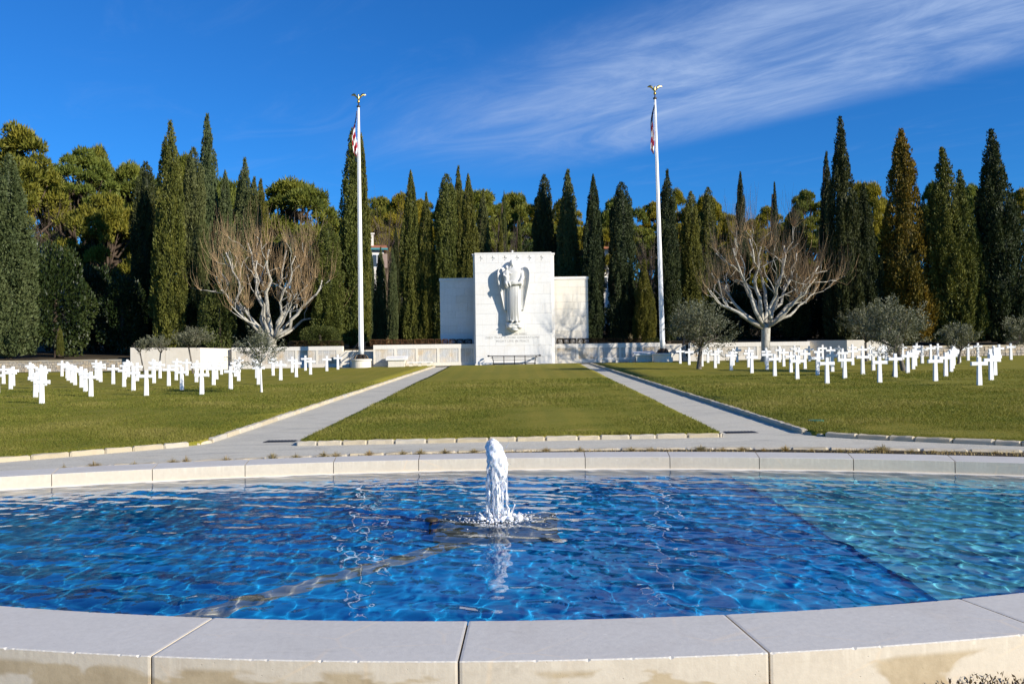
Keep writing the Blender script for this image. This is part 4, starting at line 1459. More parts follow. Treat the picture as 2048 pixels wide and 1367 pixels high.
M['shoot'] = mat_plain('plane_shoots', (0.42, 0.29, 0.155), 0.8, 0.2, 0, 0.30, 0.8)

# ------------------------------------------------------------------ cypress
def cypress_mesh(seed, h=16.0, r=1.45, shape=0, n=25000, rough=0.16):
    """columnar crown built of many upright plumes of small sprays; ragged outline"""
    g = np.random.default_rng(seed)
    w1 = Wob(seed, .8)
    if shape == 0:      # slim column, sharp tip
        xs, ys = [0, .03, .2, .55, .8, .93, 1], [.70, .86, 1.0, .90, .60, .26, .02]
    elif shape == 1:    # broad base, long taper
        xs, ys = [0, .04, .25, .5, .75, .92, 1], [.80, .95, 1.0, .84, .50, .20, .02]
    else:               # blunt and full
        xs, ys = [0, .04, .3, .7, .88, .96, 1], [.78, .94, 1.0, .92, .66, .36, .04]
    radius = lambda t: np.interp(t, xs, ys)
    K = 190
    kt = g.uniform(0, 1, K * 3)
    kt = kt[g.uniform(0, 1, K * 3) < .15 + .85 * radius(kt)][:K]
    K = len(kt)
    ka = g.uniform(0, 6.283, K)
    kr = r * radius(kt) * g.uniform(.62, 1.04, K)
    kl = g.uniform(.7, 2.1, K) * (1 - .45 * kt)              # plume length
    kw = g.uniform(.16, .34, K) * (1 - .35 * kt) * (r / 1.45) ** .5
    kc = g.uniform(0, 1, K)
    pr_ = kl * kw; pr_ = pr_ / pr_.sum()
    i = g.choice(K, n, p=pr_)
    sz = g.uniform(-.5, 1, n)                                 # along the plume
    wid = kw[i] * np.clip(1.1 - np.abs(sz - .05) ** 1.5 * 1.0, .08, 1)
    v = g.normal(size=(n, 3)); v /= np.linalg.norm(v, axis=1)[:, None]
    od = np.stack([np.cos(ka[i]), np.sin(ka[i]), np.zeros(n)], -1)
    z = kt[i] * h + sz * kl[i]
    t = np.clip(z / h, 0, 1)
    rr = np.minimum(kr[i], r * radius(t) * (1.06 + .10 * w1(np.stack([np.cos(ka[i]) * 2, np.sin(ka[i]) * 2, z * .5], -1))))
    P = od * rr[:, None] + v * wid[:, None] * np.array([1, 1, .8])
    P[:, 2] += z
    nb = n // 3                                               # looser fill between the plumes
    tb = g.uniform(0, 1, nb * 3); tb = tb[g.uniform(0, 1, nb * 3) < .15 + .85 * radius(tb)][:nb]
    ab = g.uniform(0, 6.283, len(tb)); rb = r * radius(tb) * g.uniform(.5, .92, len(tb))
    Pb = np.stack([np.cos(ab) * rb, np.sin(ab) * rb, tb * h], -1)
    P = np.concatenate([P, Pb]); od = np.concatenate([od, np.stack([np.cos(ab), np.sin(ab), 0 * ab], -1)])
    v = np.concatenate([v, unit(g.normal(size=(len(tb), 3)))]); t = np.concatenate([t, tb]); i = np.concatenate([i, g.integers(0, K, len(tb))])
    keep = (P[:, 2] > .05) & (P[:, 2] < h * 1.01)
    P, od, i, v = P[keep], od[keep], i[keep], v[keep]
    n = len(P)
    A = unit(v * .35 + od * .30 + np.array([0, 0, 1.0]) + g.normal(size=(n, 3)) * .28)
    V, Q = leaves(P, A, g.uniform(.15, .36, n) * (1 - .3 * t[keep]), g.uniform(.06, .14, n), .6, g)
    rnd = np.clip(.5 + (kc[i] - .5) * .55 + g.normal(size=n) * .16, 0, 1)
    m, k = 15, 12
    th = np.arange(m) * 2 * math.pi / m
    ts = np.linspace(0.0, .96, k + 1)
    cv = np.array([[(math.cos(x) * r * .42 * radius(u_), math.sin(x) * r * .42 * radius(u_), u_ * h) for x in th] for u_ in ts]).reshape(-1, 3)
    cq = np.array([(i_ * m + j, i_ * m + (j + 1) % m, (i_ + 1) * m + (j + 1) % m, (i_ + 1) * m + j) for i_ in range(k) for j in range(m)])
    return np_mesh('crown', np.concatenate([V, cv]), np.concatenate([Q, cq + len(V)]), rnd=np.concatenate([rnd, np.full(len(cq), .1)]))
CYP = {0: [cypress_mesh(i, shape=0) for i in (1, 2, 3)], 1: [cypress_mesh(i, 16, 2.2, 1, 32000, .20) for i in (11, 12, 13)], 2: [cypress_mesh(i, 16, 1.7, 2, 28000, .20) for i in (21, 22)]}
def with_mat(me, m, cache={}):
    k = (me.name, m.name)
    if k not in cache:
        c = me.copy()
        c.materials.clear()
        c.materials.append(m)
        cache[k] = c
    return cache[k]
def trunk_mesh(seed, h, r0, r1, wob=.1, sides=8, n=8):
    g = random.Random(seed)
    mb = MB()
    x = y = 0
    pts, rad = [], []
    for i in range(n):
        u_ = i / (n - 1)
        pts.append((x, y, h * u_ - .3 * (i == 0)))
        rad.append(r0 * (1 - u_) + r1 * u_ + (r0 * .35 if i == 0 else 0))
        x += g.uniform(-wob, wob); y += g.uniform(-wob, wob)
    mb.tube(pts, rad, sides)
    return mb, pts
TRK = trunk_mesh(3, 14, .26, .06)[0].mesh('trunk', True)
TRK.materials.append(M['bark'])
def gz(x, y):
    return float(terrain(np.array([x]), np.array([y]))[0])
def cypress(px, ptop, wpx, d, label, mat='cyp_olive', shape=0, var=0, lobes=(), lift=0.0, topx=None):
    """px: middle of the crown, ptop: its tip, wpx: width (photograph pixels), d: distance"""
    c = at(px, 640, d)
    top = at(topx if topx else px, ptop, d)
    zb = gz(c.x, d) - .05
    t = thing('cypress_tree', label, 'cypress', (c.x, d, zb), group='cypresses round the memorial')
    k = var * 1.7
    h = top.z - zb - lift
    tr = link('trunk', TRK, None, t)
    tr.scale = (1, 1, h / 15.0)
    def crown(dx, h_, w_, me, rot, z0):
        o = link('crown', with_mat(me, M[mat]), None, t, (dx, 0, z0))
        me_r = {0: 1.45, 1: 2.2, 2: 1.7}[shape]
        s = w_ / 2 / me_r / 1.06
        o.scale = (s, s, (h_ - z0) / 16.0)
        o.rotation_euler = (0, 0, rot)
        lean = math.atan2(top.x - c.x, h_)
        if abs(lean) > .004:
            o.rotation_euler = (0, lean, 0)
        return o
    w = wpx * d / F
    mes = CYP[shape]
    crown(0, h + lift, w, mes[var % len(mes)], k, .25 + lift * 0)
    for (lx, lt, lw) in lobes:
        q = at(lx, lt, d)
        crown(q.x - c.x, q.z - zb, lw * d / F, mes[(var + 1) % len(mes)], k + 2, .3)
    return t

cypress(16, 312, 104, 67.5 + 5, 'broad grey green cypress cut by the frame edge above the rubble wall', 'cyp_grey', 0, 2, [(-22, 345, 90)])
cypress(119, 652, 15, 72.0, 'tiny young slender cypress standing alone above the rubble wall', 'cyp_olive', 0, 1)
cypress(292, 328, 62, 84, 'black shaded cypress half hidden by the tall olive green one beside it', 'cyp_dark', 2, 1)
cypress(336, 247, 66, 76, 'tall olive green cypress with a bent tip, behind the small olives at the white wall', 'cyp_olive', 0, 0, topx=340)
cypress(387, 300, 56, 79, 'grey green cypress with a blunt top beside the bent-tip one', 'cyp_grey', 2, 0)
cypress(415, 234, 52, 86, 'tallest slim grey green cypress with needle tip behind the bare pollard', 'cyp_grey', 0, 1)
cypress(450, 345, 44, 81, 'short grey green cypress under the tallest needle-tipped one', 'cyp_grey', 0, 2)
cypress(489, 320, 52, 84, 'cypress with double tip rising behind the bare pollard', 'cyp_grey', 0, 0, [(506, 358, 40)])
cypress(522, 362, 40, 88, 'narrow cypress below the round crowned pine', 'cyp_olive', 0, 1)
cypress(604, 470, 52, 77, 'brownish cypress seen through the twigs of the bare pollard', 'cyp_olive', 2, 1)
cypress(655, 452, 66, 75, 'wide olive brown cypress behind the round clipped bush', 'cyp_olive', 2, 0)
cypress(706, 262, 62, 77, 'very tall twin-tipped cypress just beside the flagpole at the open steps', 'cyp_olive', 0, 1, [(718, 272, 38)])
cypress(742, 502, 20, 79, 'thin small cypress close behind the flagpole', 'cyp_grey', 0, 2)
cypress(761, 496, 24, 79, 'thin small cypress, middle one of the three slim ones by the flagpole', 'cyp_grey', 0, 0)
cypress(785, 500, 23, 78, 'thin small cypress, third of the slim ones counted from the flagpole', 'cyp_grey', 0, 1)
cypress(791, 455, 22, 86, 'dark narrow cypress standing behind the three slim ones', 'cyp_dark', 0, 2)
cypress(821, 345, 44, 79, 'tall olive green cypress with fine tip beyond the slim three', 'cyp_olive', 0, 2)
cypress(852, 388, 38, 79, 'slim olive green cypress between two taller ones', 'cyp_olive', 0, 0)
cypress(893, 352, 56, 79, 'full dark olive cypress above the shaded wing of the memorial', 'cyp_olive', 2, 0)
cypress(917, 336, 34, 88, 'slim cypress with blunt tip peeping behind two fuller ones', 'cyp_olive', 0, 1)
cypress(936, 352, 46, 79, 'olive green cypress rising behind the shaded corner of the memorial', 'cyp_olive', 0, 2)
cypress(966, 382, 34, 84, 'short pointed cypress behind the memorial top, nearest its shaded corner', 'cyp_grey', 0, 0)
cypress(1001, 428, 17, 90, 'very thin small cypress above the memorial top, the first of two', 'cyp_olive', 0, 1)
cypress(1008, 385, 17, 104, 'thin distant cypress behind the memorial, between the two very thin ones', 'cyp_olive', 0, 2)
cypress(1038, 425, 16, 90, 'very thin small cypress above the memorial top, beside the orange roof', 'cyp_olive', 0, 0)
cypress(1088, 353, 52, 81, 'dark blunt cypress behind the sunlit corner of the memorial', 'cyp_dark', 2, 1)
cypress(1136, 343, 52, 79, 'pointed dark green cypress above the sunlit wing of the memorial', 'cyp_grey', 0, 1)
cypress(1186, 353, 46, 77, 'slim dark cypress at the outer end of the sunlit wing', 'cyp_dark', 0, 2)
cypress(1243, 368, 58, 77, 'stout dark cypress beside the white house window', 'cyp_dark', 2, 0)
cypress(1288, 520, 48, 75.5, 'short bushy cone cypress between two tall dark ones', 'cyp_olive', 1, 0)
cypress(1334, 343, 50, 77, 'tall dark cypress directly behind the flagpole with the grey olive at its foot', 'cyp_dark', 0, 0)
cypress(1381, 386, 46, 79, 'loose cypress behind the rounded grey olive', 'cyp_olive', 2, 1)
cypress(1416, 378, 40, 82, 'loose cypress at the edge of the big pollard crown', 'cyp_olive', 2, 0)
cypress(1481, 348, 40, 88, 'cypress with twisted tip above the pollard crown', 'cyp_dark', 1, 1)
cypress(1549, 368, 30, 92, 'single small dark cypress tip behind the middle of the pollard crown', 'cyp_dark', 1, 2)
cypress(1590, 420, 54, 80, 'shaded cypress behind the outer shoots of the pollard', 'cyp_dark', 2, 1)
cypress(1653, 308, 34, 85, 'narrow dark cypress close against the giant twin-lobed one', 'cyp_dark', 0, 1)
cypress(1692, 240, 84, 76, 'giant dark cypress with a lower second lobe, tallest beside the pollard', 'cyp_dark', 1, 0, [(1732, 372, 66)], topx=1680)
cypress(1813, 264, 118, 76, 'cypress with golden brown foliage', 'cyp_gold', 1, 1, topx=1803)
cypress(1902, 300, 104, 75, 'broad olive green cypress with a double shoulder beside the golden one', 'cyp_olive', 1, 2, [(1930, 345, 84)], topx=1884)
cypress(2003, 265, 118, 75, 'very dark ragged cypress towards the frame edge', 'cyp_dark', 1, 0, topx=1982)

# ------------------------------------------------------------------ pines
def pine_mesh(seed, h, rad, clear=.35, nb=60, flat=.6, per=230):
    """open rounded crown: many flat-topped clumps of needle sprays on limbs"""
    g = np.random.default_rng(seed)
    Ps, As, rn = [], [], []
    limbs = MB()
    w = Wob(seed, .6)
    c0 = h * (clear + (1 - clear) * .45)
    hz = h * (1 - clear) * .55
    for b in range(nb):
        v = g.normal(size=3); v /= np.linalg.norm(v)
        v[2] = abs(v[2]) * 1.1 - .55
        rr = g.uniform(.55, 1.0) ** .6
        c = np.array([v[0] * rad * rr, v[1] * rad * rr, c0 + v[2] * hz * rr * 1.1])
        c += .12 * rad * w(c)
        s = rad * g.uniform(.12, .30)
        n = int(per * 1.9 * (s / (rad * .23)) ** 2)
        u_ = g.normal(size=(n, 3)); u_ /= np.linalg.norm(u_, axis=1)[:, None]
        u_[:, 2] = np.where(u_[:, 2] < -.25, -u_[:, 2] * .6, u_[:, 2])
        P = c + u_ * np.array([s, s, s * flat]) * (g.uniform(.35, 1, n) ** .5)[:, None]
        Ps.append(P)
        As.append(unit(u_ * .8 + np.array([0, 0, .55]) + g.normal(size=(n, 3)) * .55))
        rn.append(np.clip(g.normal(.5, .13) + .25 * u_[:, 2] * .0 + g.normal(size=n) * .16, 0, 1))
        if b % 2 == 0:
            st = np.array([0, 0, h * g.uniform(clear * .75, .8)])
            st[2] = min(st[2], c[2] - .1 * h)
            md = (st + c) / 2 + np.array([0, 0, -.04 * h]) + g.normal(size=3) * .03 * h
            limbs.tube([st, md, c], [.05 * h * .22, .035 * h * .22, .012 * h * .2], 5)
    P = np.concatenate(Ps); A = np.concatenate(As)
    n = len(P)
    k = rad / 5.0
    V, Q = leaves(P, A, g.uniform(.26, .56, n) * k, g.uniform(.07, .15, n) * k, .4, g)
    return np_mesh('crown', V, Q, rnd=np.concatenate(rn)), limbs.mesh('limbs', True)
PINE = [pine_mesh(31, 16, 5.0, .42, 60), pine_mesh(32, 16, 5.6, .35, 70), pine_mesh(33, 16, 4.6, .5, 46, .5), pine_mesh(34, 16, 5.2, .25, 80, .7, 250)]
for c_, l_ in PINE:
    l_.materials.append(M['bark'])
PTR = trunk_mesh(8, 15, .34, .08, .18)[0].mesh('trunk', True)
PTR.materials.append(M['bark'])
def pine(px, ptop, wpx, d, label, v=0, mat='pine', rot=0.0, group='pines on the slope behind'):
    c = at(px, 500, d)
    top = at(px, ptop, d)
    zb = gz(c.x, d) - .1
    h = top.z - zb
    t = thing('pine_tree', label, 'pine', (c.x, d, zb), rot, group)
    cr, lb = PINE[v]
    rad = (5.0, 5.6, 4.6, 5.2)[v]
    s = wpx * d / F / 2 / rad / 1.12
    o = link('crown', with_mat(cr, M[mat]), None, t); o.scale = (s, s, h / 16.3)
    o = link('limbs', lb, None, t); o.scale = (s, s, h / 16.3)
    o = link('trunk', PTR, None, t); o.scale = (max(.6, s), max(.6, s), h * .8 / 15)
pine(95, 300, 170, 104, 'pine filling in behind the tall frame-edge one', 1, 'pine', 2.6)
pine(205, 268, 130, 112, 'distant pine crown rising between the open crowned and the cypress-hidden pines', 0, 'pine', 4.8)
pine(310, 330, 150, 106, 'broad pine behind the black shaded and the bent-tip cypress', 1, 'pine', 1.5)
pine(250, 420, 170, 100, 'low wide pine behind the deep shaded laurels', 3, 'pine', 3.3)
pine(420, 330, 150, 118, 'wide pine behind the tallest needle-tipped cypress', 3, 'pine', 5.5)
pine(500, 385, 150, 112, 'pine behind the double-tipped cypress', 3, 'pine', 2.2)
pine(665, 400, 130, 112, 'pine at the falling side of the round dark one', 1, 'pine', 1.0)
pine(740, 400, 140, 116, 'low pine just behind the flagpole at the open steps', 3, 'pine_gold', 4.1)
pine(870, 420, 150, 112, 'low yellowish pine behind the full dark olive cypress', 3, 'pine_gold', .9)
pine(1065, 410, 140, 114, 'low pine between the memorial top and the dark blunt cypress', 3, 'pine', 5.1)
pine(1160, 420, 150, 112, 'low pine behind the sunlit wing', 3, 'pine_gold', 3.0)
pine(1285, 430, 130, 110, 'low pine behind the short bushy cone cypress', 1, 'pine', 2.0)
pine(1370, 410, 150, 108, 'low pine behind the two loose cypresses', 3, 'pine_gold', 1.2)
pine(1500, 430, 170, 104, 'low wide pine behind the big pollard crown', 3, 'pine_gold', 4.6)
pine(1620, 430, 150, 100, 'low pine behind the outer pollard branches', 3, 'pine', 0.2)
pine(1765, 430, 150, 96, 'low pine between the giant and the golden cypress', 3, 'pine', 3.6)
pine(28, 220, 220, 92, 'tall pine above the frame-edge cypress, its crown cut by the frame', 0, 'pine', .3)
pine(152, 252, 185, 100, 'open crowned pine with sky showing under its branches', 2, 'pine', 1.2)
pine(215, 345, 170, 92, 'lower spreading pine in front of the open crowned one', 1, 'pine', 2.2)
pine(270, 262, 165, 108, 'pine peeping over the black shaded cypress', 3, 'pine', .9)
pine(372, 285, 140, 112, 'pine crown between the bent-tip and needle-tipped cypresses', 0, 'pine', 2.9)
pine(455, 315, 130, 112, 'small pine crown behind the needle-tipped cypress', 1, 'pine', 4.0)
pine(595, 300, 232, 98, 'big round dark green pine above the bare pollard', 3, 'pine', .5)
pine(762, 360, 120, 125, 'green pine just past the flagpole at the open steps', 1, 'pine', 1.8)
pine(805, 368, 110, 118, 'yellowish pine behind the fine-tipped cypress', 0, 'pine_gold', 3.1)
pine(852, 372, 100, 122, 'yellowish pine beside the full dark olive cypress', 2, 'pine_gold', 5.0)
pine(782, 440, 120, 108, 'low golden green pine behind the slim small cypresses', 1, 'pine_gold', .2)
pine(960, 335, 185, 120, 'large green pine filling the skyline over the memorial', 3, 'pine', 2.0)
pine(905, 352, 90, 128, 'pine on the skyline over the shaded wing', 0, 'pine', 4.4)
pine(1025, 352, 110, 128, 'pine at the falling end of the skyline crown over the memorial', 1, 'pine', .1)
pine(985, 440, 130, 112, 'lower pine right behind the memorial top', 1, 'pine', 3.7)
pine(1078, 358, 80, 122, 'pine behind the dark blunt cypress', 2, 'pine_gold', 1.1)
pine(1128, 380, 110, 120, 'yellow green pine behind the pointed cypress over the sunlit wing', 0, 'pine_gold', 2.5)
pine(1206, 425, 90, 104, 'bright golden pine between the slim dark and the stout cypress', 3, 'pine_gold', 4.2)
pine(1232, 363, 105, 118, 'pine crown above the stout dark cypress', 1, 'pine', 5.2)
pine(1298, 378, 90, 122, 'open pine between two dark cypresses near the flagpole', 2, 'pine_gold', 1.5)
pine(1352, 362, 80, 122, 'pine behind the dark cypress at the flagpole', 0, 'pine_gold', .7)
pine(1415, 352, 112, 116, 'wide topped yellow green pine above the rounded grey olive', 3, 'pine_gold', 3.3)
pine(1460, 400, 80, 110, 'lower pine beside the twisted-tip cypress', 1, 'pine_gold', 2.8)
pine(1530, 400, 120, 115, 'pine behind the middle of the pollard shoots', 0, 'pine_gold', .4)
pine(1622, 348, 100, 105, 'bluish pine beside the narrow dark cypress', 2, 'pine', 3.9)
pine(1582, 400, 60, 112, 'small bluish pine at the outer edge of the pollard shoots', 1, 'pine', 5.7)
pine(1742, 312, 110, 98, 'pine between the giant cypress and the golden one', 3, 'pine_gold', 1.9)
pine(1868, 345, 80, 104, 'pine between the golden cypress and the double shouldered one', 0, 'pine', 2.4)
pine(1942, 330, 100, 102, 'pine behind the double shouldered cypress', 1, 'pine', .6)
pine(2035, 345, 90, 98, 'pine at the frame edge behind the ragged cypress', 2, 'pine_gold', 1.4)

# ------------------------------------------------------------------ broad bushes; dark undergrowth added to fill the black shade under the trees
def bush_mesh(seed, rx, rz, n, leaf, lump=.22, lo=-.1):
    g = np.random.default_rng(seed)
    w = Wob(seed, 2.2)
    u_ = g.normal(size=(n, 3)); u_ /= np.linalg.norm(u_, axis=1)[:, None]
    u_[:, 2] = np.where(u_[:, 2] < lo, -u_[:, 2], u_[:, 2])
    k = (1 + lump * w(u_ * 1.4) * .6) * (1 - .35 * g.uniform(0, 1, n) ** 2)
    P = u_ * k[:, None] * np.array([rx, rx, rz])
    A = unit(u_ + np.array([0, 0, .4]) + g.normal(size=(n, 3)) * .5)
    V, Q = leaves(P, A, g.uniform(.7, 1.3, n) * leaf, g.uniform(.45, .8, n) * leaf, .5, g)
    return np_mesh('crown', V, Q, rnd=np.clip(g.normal(.5, .2, n) + .15 * w(u_ * 1.4), 0, 1))
BUSH = [bush_mesh(51, 1, 1, 8200, .085, .24, -2), bush_mesh(52, 1, 1, 8200, .085, .32, -2), bush_mesh(53, 1, 1, 5200, .075, .12, -2)]
STUB = trunk_mesh(12, 1.0, .06, .04, .02)[0].mesh('trunk', True)
STUB.materials.append(M['bark'])
def bush(px, ptop, pbot, wpx, d, label, mat='laurel', v=0, name='shrub', cat='shrub', group=None):
    c = at(px, (ptop + pbot) / 2, d)
    zt = at(px, ptop, d).z
    zb = min(gz(c.x, d), at(px, pbot, d).z)
    t = thing(name, label, cat, (c.x, d, zb), group=group)
    h = zt - zb
    o = link('crown', with_mat(BUSH[v], M[mat]), None, t, (0, 0, h * .5))
    s = wpx * d / F / 2 / 1.08
    o.scale = (s, s, h * .5 / 1.05)
    o.rotation_euler = (0, 0, px * .37)
    o = link('trunk', STUB, None, t); o.scale = (s * 1.5, s * 1.5, h * .6)
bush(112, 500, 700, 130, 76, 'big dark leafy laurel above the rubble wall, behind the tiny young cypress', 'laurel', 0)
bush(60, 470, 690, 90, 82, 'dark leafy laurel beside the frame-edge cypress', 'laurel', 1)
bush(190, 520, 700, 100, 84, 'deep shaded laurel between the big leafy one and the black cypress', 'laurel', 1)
bush(30, 520, 705, 120, 88, 'dark laurel added to fill the shade under the tall frame-edge pine', 'laurel', 0)
bush(150, 480, 705, 120, 92, 'dark laurel added to fill the shade under the open crowned pine', 'laurel', 1)
bush(215, 470, 705, 130, 95, 'tall dark laurel added to fill the shade under the lower spreading pine', 'laurel', 0)
bush(275, 540, 705, 90, 90, 'dark laurel added to fill the shade behind the black shaded cypress', 'laurel', 1)
bush(330, 600, 700, 90, 86, 'dark laurel added to fill the shade behind the bent-tip cypress', 'laurel', 0)
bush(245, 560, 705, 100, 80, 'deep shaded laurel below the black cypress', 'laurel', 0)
bush(641, 650, 690, 84, 72.6, 'round clipped green bush above the name wall by the sunlit steps', 'boxgreen', 2)
bush(566, 470, 692, 110, 84, 'tall dark laurel behind the middle limbs of the many-limbed pollard', 'laurel', 1)
bush(440, 560, 692, 74, 75, 'leaning green conifer shrub at the foot of the pollard', 'boxgreen', 1)
bush(560, 600, 695, 90, 79, 'dark shrub in shade behind the bare pollard fork', 'laurel', 0)
bush(380, 590, 690, 70, 78, 'dark shrub below the blunt grey green cypress', 'laurel', 1)
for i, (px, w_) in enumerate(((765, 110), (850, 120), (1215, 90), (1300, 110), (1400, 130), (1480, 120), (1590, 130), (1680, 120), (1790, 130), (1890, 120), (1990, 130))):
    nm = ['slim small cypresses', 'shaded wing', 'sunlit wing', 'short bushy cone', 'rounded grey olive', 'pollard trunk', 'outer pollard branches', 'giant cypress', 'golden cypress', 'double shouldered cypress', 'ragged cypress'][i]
    bush(px, 575 if i > 3 else 620, 690, w_, 84 + (i % 3), f'dark undergrowth shrub added to fill the shade behind the {nm}', 'laurel', i % 2, group='undergrowth shrubs filling the shade')

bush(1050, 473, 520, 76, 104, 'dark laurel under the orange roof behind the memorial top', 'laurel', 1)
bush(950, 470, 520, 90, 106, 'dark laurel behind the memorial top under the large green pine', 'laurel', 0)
# clipped shrubs along the tops of the name walls
BOXM = []
for sd in range(4):
    g_ = np.random.default_rng(60 + sd)
    n = 1500
    u_ = g_.uniform(-1, 1, (n, 3))
    ax = g_.integers(0, 3, n); sg = np.where(g_.uniform(size=n) < .5, -1, 1)
    u_[np.arange(n), ax] = sg * g_.uniform(.86, 1.0, n)
    u_[:, 2] = np.where((ax == 2) & (sg < 0), -u_[:, 2], u_[:, 2])
    u_ = u_ * (1 - .13 * (np.abs(u_[:, [1, 2, 0]]) * np.abs(u_[:, [2, 0, 1]])))
    V_, Q_ = leaves(u_, unit(u_ + g_.normal(size=(n, 3)) * .5), g_.uniform(.14, .3, n), g_.uniform(.1, .2, n), .5, g_)
    BOXM.append(np_mesh('crown', V_, Q_, rnd=np.clip(g_.normal(.5, .22, n), 0, 1)))
def clipped(px, pt, pb, w, d, label, mat, group, i):
    c = at(px, (pt + pb) / 2, d)
    zt, zb = at(px, pt, d).z, at(px, pb, d).z - .08
    o = link('clipped_shrub', with_mat(BOXM[i % 4], M[mat]), None, None, (c.x, d, (zt + zb) / 2))
    o.scale = (w * d / F / 2, .32, (zt - zb) / 2)
    tag(o, label, 'shrub', group)
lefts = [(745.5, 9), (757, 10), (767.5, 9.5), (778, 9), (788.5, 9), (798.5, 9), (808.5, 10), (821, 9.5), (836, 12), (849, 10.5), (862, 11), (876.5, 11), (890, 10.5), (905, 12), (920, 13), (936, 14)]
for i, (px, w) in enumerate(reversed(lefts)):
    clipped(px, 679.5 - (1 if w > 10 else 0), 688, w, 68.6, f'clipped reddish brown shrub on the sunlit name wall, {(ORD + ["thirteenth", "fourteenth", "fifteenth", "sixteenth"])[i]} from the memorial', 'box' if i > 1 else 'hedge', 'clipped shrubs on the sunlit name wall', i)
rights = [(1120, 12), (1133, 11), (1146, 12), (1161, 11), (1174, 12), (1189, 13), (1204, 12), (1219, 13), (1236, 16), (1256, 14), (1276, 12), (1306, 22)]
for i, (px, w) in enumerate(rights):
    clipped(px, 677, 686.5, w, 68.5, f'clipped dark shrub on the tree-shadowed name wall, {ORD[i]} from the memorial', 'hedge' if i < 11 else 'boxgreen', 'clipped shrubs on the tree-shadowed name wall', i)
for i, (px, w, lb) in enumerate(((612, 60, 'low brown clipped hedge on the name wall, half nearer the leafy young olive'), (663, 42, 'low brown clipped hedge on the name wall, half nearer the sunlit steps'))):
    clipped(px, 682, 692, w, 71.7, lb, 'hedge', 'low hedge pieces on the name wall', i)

# tall dry grasses on the terrace
def tuft_mesh(seed, n, h, spread, w, droop=.5):
    g = np.random.default_rng(seed)
    V, Q, rn = [], [], []
    for i in range(n):
        a = g.uniform(0, 6.283); b = g.uniform(.05, 1) * spread
        hh = h * g.uniform(.55, 1.1)
        d = np.array([math.cos(a), math.sin(a), 0])
        p0 = d * b * .25
        pts = [p0, p0 + d * b * .3 + np.array([0, 0, hh * .6]), p0 + d * b * .9 + np.array([0, 0, hh * (1 - droop * b / max(spread, .01) * .5)])]
        s = np.array([-d[1], d[0], 0]) * w * .5 + g.normal(size=3) * w * .3
        k = len(V)
        V += [pts[0] - s, pts[0] + s, pts[1] + s * .8, pts[1] - s * .8, pts[2] + s * .25, pts[2] - s * .25]
        Q += [(k, k + 1, k + 2, k + 3), (k + 3, k + 2, k + 4, k + 5)]
        r_ = g.uniform(); rn += [r_, r_]
    return np_mesh('tuft', np.array(V), np.array(Q), rnd=rn)
PLUME = [tuft_mesh(70 + i, 46, 1.0, .42, .03) for i in range(2)]
for i, (px, pt, w, lb) in enumerate(((776, 672, 16, 'pale dry grass clump on the terrace over the sunlit name wall, nearer the flagpole'), (794, 673, 12, 'pale dry grass clump on the terrace over the sunlit name wall, nearer the memorial'), (1262, 664, 14, 'dry grass clump on the terrace over the tree-shadowed name wall, nearer the memorial'), (1280, 667, 12, 'dry grass clump on the terrace over the tree-shadowed name wall, nearer the flagpole'))):
    d = 69.3
    c = at(px, 686, d)
    o = link('dry_grass_clump', with_mat(PLUME[i % 2], M['dry']), None, None, (c.x, d, gz(c.x, d)))
    hh = at(px, pt, d).z - gz(c.x, d)
    o.scale = (w * d / F, w * d / F, hh)
    tag(o, lb, 'grass clump', 'dry grasses on the terrace')

# ------------------------------------------------------------------ bare grey trees on the slope
def bare_mesh(seed, h, n1=9):
    g = np.random.default_rng(seed)
    tr, tw = MB(), MB()
    tr.tube([(0, 0, -.2), (.1, 0, h * .3), (0, .1, h * .55)], [.18, .14, .08], 6)
    for i in range(n1 * 9):
        a = g.uniform(0, 6.28); z = h * g.uniform(.22, .6)
        ln = h * g.uniform(.22, .5)
        d = np.array([math.cos(a) * .6, math.sin(a) * .6, g.uniform(.5, 1.3)]); d /= np.linalg.norm(d)
        p = np.array([0, 0, z]); q = p + d * ln * .55; e = q + (d + np.array([0, 0, .3])) * ln * .45
        tw.tube([p, q, e], [.045, .026, .008], 3, cap=False)
        for j in range(6):
            s = q + (e - q) * g.uniform(-.3, 1)
            dd = d + g.normal(size=3) * .45
            tw.tube([s, s + dd * ln * .28], [.014, .004], 3, cap=False)
    return tr.mesh('trunk', True), tw.mesh('branches')
BARE = [bare_mesh(81, 9), bare_mesh(82, 9)]
for a_, b_ in BARE:
    a_.materials.append(M['twig_grey']); b_.materials.append(M['twig_grey'])
for i, (px, pt, w, d, lb) in enumerate(((1300, 455, 110, 88, 'grey leafless tree between the stout cypress and the flagpole'), (96, 395, 120, 92, 'leafless brown tree above the big dark laurel'), (775, 400, 80, 100, 'leafless grey tree beside the flagpole at the open steps'), (1012, 430, 80, 98, 'leafless grey tree above the memorial top'), (1365, 430, 60, 86, 'leafless grey tree beside the dark cypress at the flagpole'), (612, 440, 150, 90, 'leafless tree under the round dark pine'))):
    c = at(px, 500, d)
    zb = gz(c.x, d)
    t = thing('bare_tree', lb, 'tree', (c.x, d, zb), px * .7, 'leafless trees on the slope')
    k = (at(px, pt, d).z - zb) / 9.6
    for nm, me in zip(('trunk', 'branches'), BARE[i % 2]):
        o = link(nm, me, None, t)
        s = w * d / F / 7.5
        o.scale = (max(s, .5 * k), max(s, .5 * k), k)

